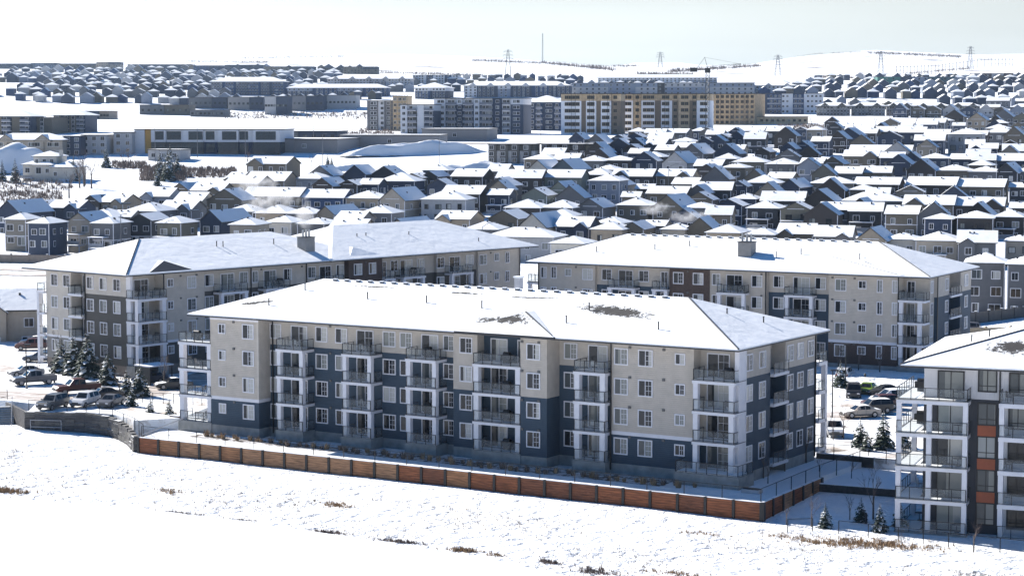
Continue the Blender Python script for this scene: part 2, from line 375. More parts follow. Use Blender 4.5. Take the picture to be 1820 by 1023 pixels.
def table_mesh(c):
    m = MB(); m.tube((0, 0, .68), (0, 0, .72), .45, .45, c, 12); m.tube((0, 0, 0), (0, 0, .68), .04, .04, c, 6); m.tube((0, 0, 0), (0, 0, .04), .25, .2, c, 8); return m.mesh('patio_table')
FL = [0, 3, 6, 9]
def tree_grp(): pass
# ---- block A: the front building
A_O, A_Y = (21.41, 197.68, 0), -31.92
def build_A():
    r = thing('apartment_building', 'long four-storey beige and navy apartment block in the foreground, above the timber retaining wall', 'apartment building', A_O, A_Y, 'four-storey apartment blocks')
    fnd = (-2.2, -.15, CONC)
    full = bands(fnd, (-.15, 2.75, NAVY), (2.75, 3.12, WHITE), (3.12, 12.15, BEIGE))
    rec = bands(fnd, (-.15, 9.15, NAVY), (9.15, 12.15, BEIGE))
    mid = bands(fnd, (-.15, 5.95, NAVY), (5.95, 12.15, BEIGE))
    L = [(-66.8, -65.3, 2.2, 9, full), (-65.3, -58.4, 0, 9, full), (-58.4, -33.3, 2.1, 9, rec), (-33.3, -30.3, 1.3, 9, mid), (-30.3, -24.2, 2.6, 9, bands(fnd, (-.15, 12.15, NAVY))), (-24.2, -21.05, 0, 9, mid),
         (-21.05, -14.25, 2.5, 9, rec), (-14.25, -4.9, 1.0, 9, full), (-4.9, -1.5, 2.4, 9, bands(fnd, (-.15, 2.95, NAVY), (2.95, 12.15, BEIGE))),
         (-1.5, 0, 2.4, 8.1, rec), (-66.8, -1.5, 9, 19.2, rec), (-1.5, 0, 11.7, 19.2, rec)]
    blocks(r, L, 0)
    cb = MB(); cb.box(-.45, .03, .95, 2.42, -.2, 12.15, WHITE); cb.build('corner_board', r)
    cb = MB(); cb.box(-58.62, -58.37, -.03, .25, 3.12, 12.15, BEIGE2); cb.box(-.02, .03, 2.44, 2.6, 0, 12.15, WHITE); cb.box(-65.32, -58.38, -.04, .01, 11.75, 12.15, WHITE); cb.build('trim_board', r)
    for k, z in enumerate(FL):
        for (x, w_, h, y) in [(-63.6, .85, .95, 0), (-59.85, 1.45, 1.5, 0), (-57.6, 1.4, 1.5, 2.1), (-51.2, 1.45, 1.5, 2.1), (-48.5, 1.45, 1.5, 2.1), (-42.1, 1.5, 1.5, 2.1), (-39.9, 1.4, 1.5, 2.1), (-34.4, 1.2, 1.5, 2.1),
                (-31.7, 1.4, 1.5, 1.3), (-22.65, 1.45, 1.5, 0), (-19.7, 1.4, 1.5, 2.5), (-13.0, 1.4, 1.5, 1.0), (-10.25, 1.45, 1.5, 1.0), (-6.4, .95, .95, 1.0)]:
            zz = z + (1.3 if h < 1.2 else .88)
            window(r, x, y, zz, w_, h)
        for y in (3.2, 6.2, 12.8, 15.3, 17.9): window(r, 0, y, z + .88, 1.35, 1.5, R(90))
        for (x, w_, y) in [(-66.1, 1.25, 2.2), (-54.3, 2.1, 2.1), (-45.3, 2.1, 2.1), (-36.8, 2.0, 2.1), (-28.4, 1.9, 2.6), (-25.4, 1.3, 2.6), (-16.5, 2.1, 2.5), (-2.9, 2.3, 2.4)]: door(r, x, y, z, w_)
        door(r, -1.5, 9.8, z, 1.8, rot=R(90))
        door(r, -66.8, 5, z, 2.0, rot=R(-90))
    balcony_stack(r, -70.0, -65.3, 0, 2.2, FL, -2.0, cw=.62)
    balcony_stack(r, -55.9, -52.3, 0, 2.1, FL, -2.0)
    balcony_stack(r, -46.9, -43.1, 0, 2.1, FL, -2.0)
    balcony_stack(r, -38.5, -34.7, 0, 2.1, FL, -2.0)
    balcony_stack(r, -30.0, -24.25, 0, 2.6, FL, -2.0, cols=[-29.7, -24.6], cw=.6, right=False)
    balcony_stack(r, -17.9, -14.3, 0, 2.5, FL, -2.0, cols=[-17.6, -14.65], cw=.6)
    balcony_stack(r, -4.5, 0, 0, 2.4, FL[1:], None, cols=[-4.25, -.4], cw=.5)
    balcony_stack(r, -5.9, .9, -.9, 2.4, [0], -1.6, cols=[])
    for cx in (-4.25, -.4):
        c = MB(); c.box(cx - .25, cx + .25, .08, .58, 0, 3 - .34, WHITE); c.build('column', r)
    for z in FL[1:] + [0]:   # side balconies in their recess
        b = MB(); b.box(-1.5, .45, 8.12, 11.68, z - .3, z - .02, WHITE); b.box(-1.4, .35, 8.2, 11.6, z - .015, z + .04, SNOW); bb = b.build('balcony', r)
        railing(bb, [(.4, 8.15), (.4, 11.65)], z)
    # rear corner balconies
    for z in FL:
        b = MB(); b.box(-4.5, .45, 19.2, 21.3, z - .34, z, WHITE); b.box(-4.4, .35, 19.3, 21.2, z + .003, z + .05, SNOW); bb = b.build('balcony', r); railing(bb, [(.4, 19.25), (.4, 21.25), (-4.4, 21.25)], z)
    for y in (21.05,):
        c = MB(); c.box(-.05, .45, y - .25, y + .25, -1, 8.66, WHITE); c.build('column', r)
    rm = MB(); sl = .333
    rs = snow_mat('roof_snow_patched', bump=.3, bscale=.7, patches=[(-16.0, 5.2, 7.0, 1.8, -8), (-27.0, 1.3, 5.2, 1.5, -6), (-60.5, 2.2, 3.2, .6, 20), (-36, 7.6, 3.4, .35, 0), (-27, 7.4, 4.5, .3, 3), (-48, 8.0, 4, .3, 0)])
    hip_roof(rm, -67.4, 1.1, -1.5, 20.4, 12.15, sl, rs)
    # low cross hip over the projecting bay
    ap = (-25.2, 2.6, 14.35); ap2 = (-25.2, 4.3, 14.4); Lf = (-31.2, -1.75, 12.46); Rf = (-19.2, -1.75, 12.46)
    def onroof(x, y): return (x, y, 12.43 + (y + 1.5) * sl)
    rm.poly([Lf, Rf, ap], rs); rm.poly([Rf, (-19.6, -1.2, 12.45), ap2, ap], rs); rm.poly([(-30.8, -1.2, 12.45), Lf, ap, ap2], rs)
    rm.poly([(-31.2, -1.75, 12.2), (-19.2, -1.75, 12.2), Rf, Lf], FASCIA); rm.poly([(-19.2, -1.75, 12.2), (-19.2, -1.4, 12.2), (-19.2, -1.4, 12.46), Rf], FASCIA); rm.poly([(-31.2, -1.75, 12.2), (-31.2, -1.4, 12.2), (-19.2, -1.4, 12.2), (-19.2, -1.75, 12.2)], WHITE)
    rm.tube((ap[0] + .03, ap[1], ap[2] + .03), (-19.5, -1.5, 12.5), .1, .1, FASCIA, 4)
    rm.tube((ap[0], ap[1], ap[2]), (-31.0, -1.6, 12.47), .035, .035, FASCIA, 4)
    rm.tube((1.1, -1.5, 12.44), (-9.85, 9.45, 16.08), .09, .11, FASCIA, 4)
    rm.tube((-67.4, -1.5, 12.42), (-56.45, 9.45, 16.07), .03, .03, FASCIA, 4)
    ro = rm.build('roof', r)
    small_parts(ro, [(x, 9.1, 16.02) for x in [-54.5 + i * 1.62 for i in range(27)]], 'ridge_vent')
    small_parts(ro, [(x, y, 12.43 + (y + 1.5) * sl) for x, y in [(-56.6, 6.2), (-58.3, 1.8), (-46.9, 4.8), (-39, 4.7), (-31.6, 4.2), (-19.9, 1.9), (-19.1, 5.2), (-9.2, 1.7)]] + [(-5.5, 9.5, 14.4), (-2.6, 12, 13.5)], 'vent_pipe')
    ch = MB(); ch.box(-32.4, -31.7, 12, 12.7, 14, 17.0, mat('chimney_grey', (.4, .4, .42))); ch.box(-32.5, -31.6, 11.9, 12.8, 17.0, 17.15, SNOW); ch.build('chimney', ro)
    for (x, y) in [(-57.95, 2.0), (-14.1, .9)]:
        dp = MB(); dp.box(x - .06, x + .06, y - .1, y, -.8, 12.0, BLACK); dp.build('downspout', r)
    dp = MB(); dp.box(0, .12, 19.05, 19.2, -.8, 12.1, BLACK); dp.build('downspout', r)
    small_parts(r, [(x, y, z + 2.6) for z in FL for x, y in [(-61.9, 0), (-50, 2.1), (-22.0, 0), (-24.0, 0), (-12, 1), (-8.2, 1)]], 'wall_vent')
    return r
build_A()
def build_B():
    r = thing('apartment_building', 'four-storey beige apartment block with navy and brown bays behind the front block, right', 'apartment building', (54.36, 276.82, .9), -29.5, 'four-storey apartment blocks')
    fnd = (-2.5, -.15, CONC)
    full = bands(fnd, (-.15, 2.7, BRICK), (2.7, 3.1, WHITE), (3.1, 12.1, BEIGE))
    rec = bands(fnd, (-.15, 9.15, NAVY), (9.15, 12.1, BEIGE)); allb = bands(fnd, (-.15, 12.1, BRICK))
    L = [(-58.4, -48.9, .6, 9, full), (-48.9, -36.9, 1.3, 9, rec), (-36.9, -30.7, .6, 9, allb), (-30.7, -22, .8, 9, full), (-22, -12.7, 1.5, 9, rec), (-12.7, -2.7, .5, 9, full),
         (-2.7, 1.0, 2.3, 4.2, full), (-2.7, 1.4, 4.2, 9.6, rec), (-58.4, -.4, 9.6, 19.5, rec), (-2.7, -.4, 9.0, 9.6, rec), (-.4, 1.4, 14.6, 19.5, rec), (-58.4, -2.7, 9, 9.6, full)]
    blocks(r, L, 0)
    for k, z in enumerate(FL):
        for (x, w_, h, y) in [(-55.7, .75, 1.6, .6), (-53.3, .9, .95, .6), (-50.1, 1.5, 1.5, .6), (-57.4, .8, 1.5, .6), (-47.3, 1.45, 1.5, 1.3), (-41.3, 1.45, 1.5, 1.3), (-35.5, 1.45, 1.5, .6), (-32.4, 1.45, 1.5, .6), (-29.7, 1.1, 1.5, .8), (-23.5, 1.45, 1.5, .8),
                (-20.5, 1.45, 1.5, 1.5), (-14.3, 1.45, 1.5, 1.5), (-11.0, 1.45, 1.5, .5), (-7.9, 1.0, .95, .5), (-5.4, .65, 1.6, .5), (-3.25, .65, 1.6, .5)]:
            window(r, x, y, z + (1.3 if h < 1.2 else .88), w_, h)
        for (x, w_, y) in [(-44.2, 2.2, 1.3), (-38.0, 1.0, 1.3), (-26.9, 2.3, .8), (-17.1, 2.3, 1.5), (-1.6, 1.0, 2.3)]: door(r, x, y, z, w_)
        window(r, 1.0, 3.2, z + .88, .9, 1.5, R(90)); window(r, 1.4, 8.4, z + .88, 1.2, 1.5, R(90)); window(r, 1.4, 17.2, z + .88, 1.4, 1.5, R(90))
        door(r, -.4, 12, z, 2.2, rot=R(90)); window(r, -58.4, 8, z + .88, 1.4, 1.5, R(-90)); door(r, -58.4, 4, z, 2, rot=R(-90))
        b = MB(); b.box(-.4, 1.7, 9.65, 14.55, z - .3, z - .02, WHITE); bb = b.build('balcony', r); railing(bb, [(1.6, 9.7), (1.6, 14.5)], z)
    balcony_stack(r, -46.3, -42.0, -.4, 1.3, FL, -2); balcony_stack(r, -39.3, -36.95, -.2, 1.3, FL, -2, right=False); balcony_stack(r, -28.9, -24.7, -.8, .8, FL, -2)
    balcony_stack(r, -19.0, -14.9, -.1, 1.5, FL, -2); balcony_stack(r, -2.6, 1.0, 0, 2.3, FL, -2, cols=[-2.3, .3]); balcony_stack(r, -61, -58.45, 2.2, 6.4, FL, -2, right=False)
    rm = MB(); rs = ROOFSNOW; sl = .34
    hip_roof(rm, -59.3, 2.3, -1.7, 20.6, 12.1, sl, rs)
    rm.tube((-1.8, -1.6, 12.42), (-13.9, 3.9, 14.3), .05, .03, FASCIA, 4); rm.slab([(-1.8, -1.68, 12.46), (1.2, -.6, 12.6), (-6.7, 7.3, 15.5), (-9, 2.6, 14.2)], .12, rs, rs)
    rm.tube((2.3, -1.7, 12.4), (-8.85, 9.45, 16.18), .09, .1, FASCIA, 4); rm.tube((-59.3, -1.7, 12.4), (-48.15, 9.45, 16.18), .05, .05, FASCIA, 4)
    rm.tube((-59.3, 20.6, 12.4), (-48.15, 9.45, 16.18), .12, .12, FASCIA, 4)
    ro = rm.build('roof', r)
    def rz(y): return 12.38 + (y + 1.7) * sl
    small_parts(ro, [(-47 + i * 1.75, 9.1, 16.13) for i in range(22)], 'ridge_vent')
    small_parts(ro, [(x, y, rz(y)) for x, y in [(-49.6, 2.5), (-40.9, 4.1), (-36.1, 5.7), (-21.5, 2.9), (-18.3, 4.2), (-9.3, 3.2)]], 'vent_pipe')
    ch = MB(); ch.box(-27.2, -25.2, 2.6, 4.4, rz(2.4), rz(3) + 1.9, mat('chimney_taupe', (.26, .25, .24), .8, 'siding')); ch.box(-27.3, -25.1, 2.5, 4.5, rz(3) + 1.9, rz(3) + 2.0, FASCIA)
    for x in (-26.9, -26.2, -25.6): ch.tube((x, 3.5, rz(3) + 2), (x, 3.5, rz(3) + 3.1), .16, .16, mat('flue', (.4, .4, .4), .4, metal=.6), 8)
    ch.build('chimney', ro)
    for (x, y) in [(-58.2, .5), (-22.1, .7), (-2.75, .4)]:
        dp = MB(); dp.box(x - .07, x + .07, y - .1, y, -.6, 12, BLACK); dp.build('downspout', r)
    dp = MB(); dp.box(1.4, 1.52, 4.25, 4.4, -.6, 12, BLACK); dp.build('downspout', r)
    small_parts(r, [(x, y, z + 2.6) for z in FL for x, y in [(-52, .6), (-34, .6), (-22.8, .8), (-12.2, .5), (-9, .5)]], 'wall_vent')
build_B()
def build_C():
    r = thing('apartment_building', 'long four-storey beige and charcoal apartment block running back from the car park on the left', 'apartment building', (-49.35, 271.77, 1.5), 49, 'four-storey apartment blocks')
    fnd = (-2.5, -.15, mat('stone_base', (.2, .17, .15), .9, 'brick'))
    full = bands(fnd, (-.15, 2.75, CHAR), (2.75, 3.1, WHITE), (3.1, 12.2, BEIGE)); rec = bands(fnd, (-.15, 9.15, CHAR), (9.15, 12.2, BEIGE))
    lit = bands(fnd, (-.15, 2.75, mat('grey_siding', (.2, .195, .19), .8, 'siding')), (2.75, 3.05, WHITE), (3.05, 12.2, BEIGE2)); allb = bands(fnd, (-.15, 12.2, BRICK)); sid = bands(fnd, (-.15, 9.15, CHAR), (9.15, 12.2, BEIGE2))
    L = [(.3, 4.9, 2.4, 9, full), (4.9, 12.2, .8, 9, full), (12.2, 39.5, 1.5, 9, rec), (39.5, 46.5, .6, 9, allb), (46.5, 59, 1.8, 9, rec), (59, 68, 1.2, 9, rec), (68, 78, .8, 9, full),
         (.3, 2, 9, 11.6, sid), (2, 78, 9, 20.2, rec), (.3, 2, 14.6, 20.2, lit)]
    # left face skin so that its bands read as in the photo
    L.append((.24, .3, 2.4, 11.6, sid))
    blocks(r, L, 0)
    cb = MB(); cb.box(.2, .6, 1.7, 2.6, 0, 12.2, WHITE); cb.build('corner_board', r)
    for k, z in enumerate(FL):
        for (x, w_, h, y) in [(6.2, .9, .95, .8), (9.9, 1.4, 1.5, .8), (13.6, 1.4, 1.5, 1.5), (19.9, 1.4, 1.5, 1.5), (22.0, 1.0, 1.5, 1.5), (28.2, 1.45, 1.5, 1.5), (32.9, 1.45, 1.5, 1.5), (38.6, 1.4, 1.5, 1.5),
                (41.4, 1.5, 1.5, .6), (44.4, 1.3, 1.5, .6), (50.2, 1.4, 1.5, 1.8), (56, 1.4, 1.5, 1.8), (59.8, 1.5, 1.5, 1.2), (66.5, 1.5, 1.5, 1.2), (69.2, 1.5, 1.5, .8), (72.4, 1.0, 1.1, .8), (75, .8, 1.6, .8)]:
            window(r, x, y, z + (1.3 if h < 1.2 else .88), w_, h)
        for (x, w_, y) in [(2.5, 2.3, 2.4), (16.9, 2.3, 1.5), (24.8, 2.2, 1.5), (35.6, 2.2, 1.5), (47.8, 1.3, 1.8), (52.8, 2.5, 1.8), (63, 2.3, 1.2)]: door(r, x, y, z, w_)
        for y in (4.6, 7.5, 10.3): window(r, .24, y, z + .88, 1.35, 1.5, R(-90))
        for y in (15.6, 18.3): window(r, .3, y, z + .88, 1.3, 1.5, R(-90))
        door(r, 2.0, 13.1, z, 2.0, rot=R(-90))
        b = MB(); b.box(-.3, 2, 11.62, 14.58, z - .3, z - .02, WHITE); b.box(-.2, 1.6, 11.7, 14.5, z - .015, z + .05, SNOW); bb = b.build('balcony', r); railing(bb, [(2, 11.7), (-.22, 11.7), (-.22, 14.5), (2, 14.5)], z)
        b = MB(); b.box(-.1, 3.5, 20.2, 21.9, z - .3, z - .02, WHITE); bb = b.build('balcony', r); railing(bb, [(0, 20.2), (0, 21.8), (3.4, 21.8)], z)
    for y in (21.6,):
        c = MB(); c.box(-.1, .45, y - .25, y + .25, -1, 8.7, WHITE); c.build('column', r)
    balcony_stack(r, 0.05, 4.85, -.1, 2.4, FL, -1.5, cols=[.35, 4.5], cw=.62); balcony_stack(r, 14.4, 19.2, -.2, 1.5, FL, -1.5); balcony_stack(r, 22.6, 27.2, -.2, 1.5, FL, -1.5); balcony_stack(r, 33.6, 37.8, -.2, 1.5, FL, -1.5)
    balcony_stack(r, 46.5, 48.6, 0, 1.8, FL, -1.5, left=False); balcony_stack(r, 50.5, 55.2, 0, 1.8, FL, -1.5); balcony_stack(r, 60.8, 65.6, -.4, 1.2, FL, -1.5)
    rm = MB(); rs = ROOFSNOW; sl = .33
    hip_roof(rm, -3.0, 44, -1.5, 21.2, 12.2, sl, rs); hip_roof(rm, 33.6, 79.5, -1.95, 21.6, 12.23, .35, rs)
    rm.tube((-3, -1.5, 12.5), (8.35, 9.85, 16.25), .1, .1, FASCIA, 4)
    # bare dark side of a little gable on the front slope
    rm.poly([(1.0, -1.3, 12.56), (8.3, -1.3, 12.56), (5.6, 1.3, 13.75)], FASCIA); rm.poly([(5.6, 1.3, 13.75), (8.3, -1.3, 12.56), (7.2, 1.6, 13.5)], rs); rm.poly([(1.0, -1.3, 12.56), (5.6, 1.3, 13.75), (5.6, 2.6, 13.78)], rs); rm.poly([(5.6, 1.3, 13.75), (7.2, 1.6, 13.5), (5.6, 2.6, 13.78)], rs); rm.poly([(37.3, -1.8, 12.5), (45, -1.8, 12.5), (41.1, 1.3, 13.9)], rs); rm.poly([(45, -1.8, 12.5), (41.1, 3, 13.95), (41.1, 1.3, 13.9)], rs); rm.poly([(37.3, -1.8, 12.5), (41.1, 1.3, 13.9), (41.1, 3, 13.95)], rs)
    ro = rm.build('roof', r)
    def rz(y): return 12.48 + (y + 1.5) * sl
    small_parts(ro, [(x, y, rz(y)) for x, y in [(18.7, 5.7), (19.7, 5.5), (29.1, 5.3), (46, 5.4), (48, 5.5), (56.8, 5.0), (68.4, 1)]], 'vent_pipe')
    ch = MB(); ch.box(32.2, 34.0, 1.9, 3.7, rz(1.9) - .2, rz(2.9) + 1.7, mat('chimney_taupe', (.26, .25, .24), .8, 'siding')); ch.box(32.1, 34.1, 1.8, 3.8, rz(2.9) + 1.7, rz(2.9) + 1.8, FASCIA)
    for x in (32.5, 33.1, 33.7): ch.tube((x, 2.8, rz(2.9) + 1.8), (x, 2.8, rz(2.9) + 2.8), .15, .15, mat('flue', (.4, .4, .4), .4, metal=.6), 8)
    ch.build('chimney', ro)
    for (x, y) in [(5.0, .7), (21.2, 1.4), (31.8, 1.4), (46.55, 1.7), (77.9, .7)]:
        dp = MB(); dp.box(x - .07, x + .07, y - .1, y, -.6, 12, BLACK); dp.build('downspout', r)
    dp = MB(); dp.box(.1, .23, 11.3, 11.45, -.6, 12, BLACK); dp.build('downspout', r)
    small_parts(r, [(x, y, z + 2.6) for z in FL for x, y in [(8, .8), (10.8, .8), (23.2, 1.5), (31, 1.5), (43, .6), (71, .8)]], 'wall_vent')
build_C()
def build_D():
    r = thing('apartment_building', 'five-storey white and dark grey apartment block with orange panels at the right edge', 'apartment building', (34.71, 184.44, -2.74), -21)
    W = [(-1, 12.05, DARKP), (12.05, 15.0, WHITEP)]; W2 = [(-1, 15.0, WHITEP)]
    blocks(r, [(1.95, 8.75, 1.8, 9, W), (8.75, 16, 1.8, 9, W2), (1.95, 30, 9, 22, W), (16, 30, 1.8, 9, W)], 0)
    p = MB()
    for z in (3, 6, 9): p.box(6.78, 8.38, 1.74, 1.79, z - .28, z + .72, ORANGE)
    p.build('orange_panel', r)
    lv = [0, 3, 6, 9, 12]
    for z in lv:
        window(r, 7.58, 1.8, z + .82, 1.5, 1.85, 0, BLACK, rnd.choice([G_PALE, G_REFL]), 3); door(r, 4.35, 1.8, z, 2.2, 2.35, fr=BLACK)
        window(r, 10.3, 1.8, z + .6, 1.5, 1.9, 0, BLACK, rnd.choice([G_PALE, G_DARK]), 3); door(r, 12.8, 1.8, z, 2.2, 2.35, fr=BLACK)
        for x in (17.6, 20.5, 24): window(r, x, 1.8, z + .8, 1.5, 1.85, 0, BLACK, G_PALE, 3)
        for y in (4.5, 12, 16): window(r, 1.95, y, z + .8, 1.5, 1.85, R(-90), BLACK, G_DARK, 3)
    for i, z in enumerate(lv):
        b = MB()
        if i: b.box(-.2, 6.15, -.05, 1.8, z - .38, z - .05, WHITE); b.box(-.2, 1.95, 1.8, 8.5, z - .38, z - .05, WHITE); b.box(-.26, 6.22, -.12, 1.8, z - .05, z, CONC); b.box(-.26, 1.95, 1.8, 8.55, z - .05, z, CONC)
        else: b.box(-.26, 6.22, -.12, 1.8, -.6, z, CONC); b.box(-.26, 1.95, 1.8, 8.55, -.6, z, CONC)
        b.box(-.1, 5.9, .15, 1.2, z + .003, z + .05, SNOW); b.box(-.1, 1.8, 1.2, 8.3, z + .003, z + .06, SNOW); bb = b.build('balcony', r)
        railing(bb, [(-.15, 8.45), (-.15, 0), (6.1, 0), (6.1, 1.8)], z)
        b = MB(); b.box(8.85, 15, -.05, 1.8, z - .38, z, WHITE); b.box(9, 14.9, .1, 1.2, z + .003, z + .04, SNOW); bb = b.build('balcony', r); railing(bb, [(8.9, 1.8), (8.9, 0), (14.9, 0)], z)
    for (x, y) in [(.03, .25), (2.73, .25), (5.93, .25), (.05, 8.1), (9.1, .25), (11.9, .25), (14.7, .25)]:
        c = MB(); c.box(x - .22, x + .22, y - .22, y + .22, -.3, 11.65, WHITE); c.build('column', r)
    rm = MB(); rs = snow_mat('roof_snow_windblown', bump=.3, bscale=.7, patches=[(9.6, 3.9, 3.6, 2.6, 10), (13.5, 3.6, 5.2, 3.0, 0)])
    hip_roof(rm, .35, 31, -1.25, 23.2, 15.0, .26, rs, .3); rm.tube((.35, -1.25, 15.3), (12.5, 10.9, 18.48), .1, .1, FASCIA, 4); ro = rm.build('roof', r)
    small_parts(ro, [(5.2, 8, 16.4), (6.6, 9.5, 16.8)], 'vent_pipe')
    dp = MB(); dp.box(8.62, 8.74, 1.7, 1.8, 0, 14.9, BLACK); dp.build('downspout', r)
build_D()
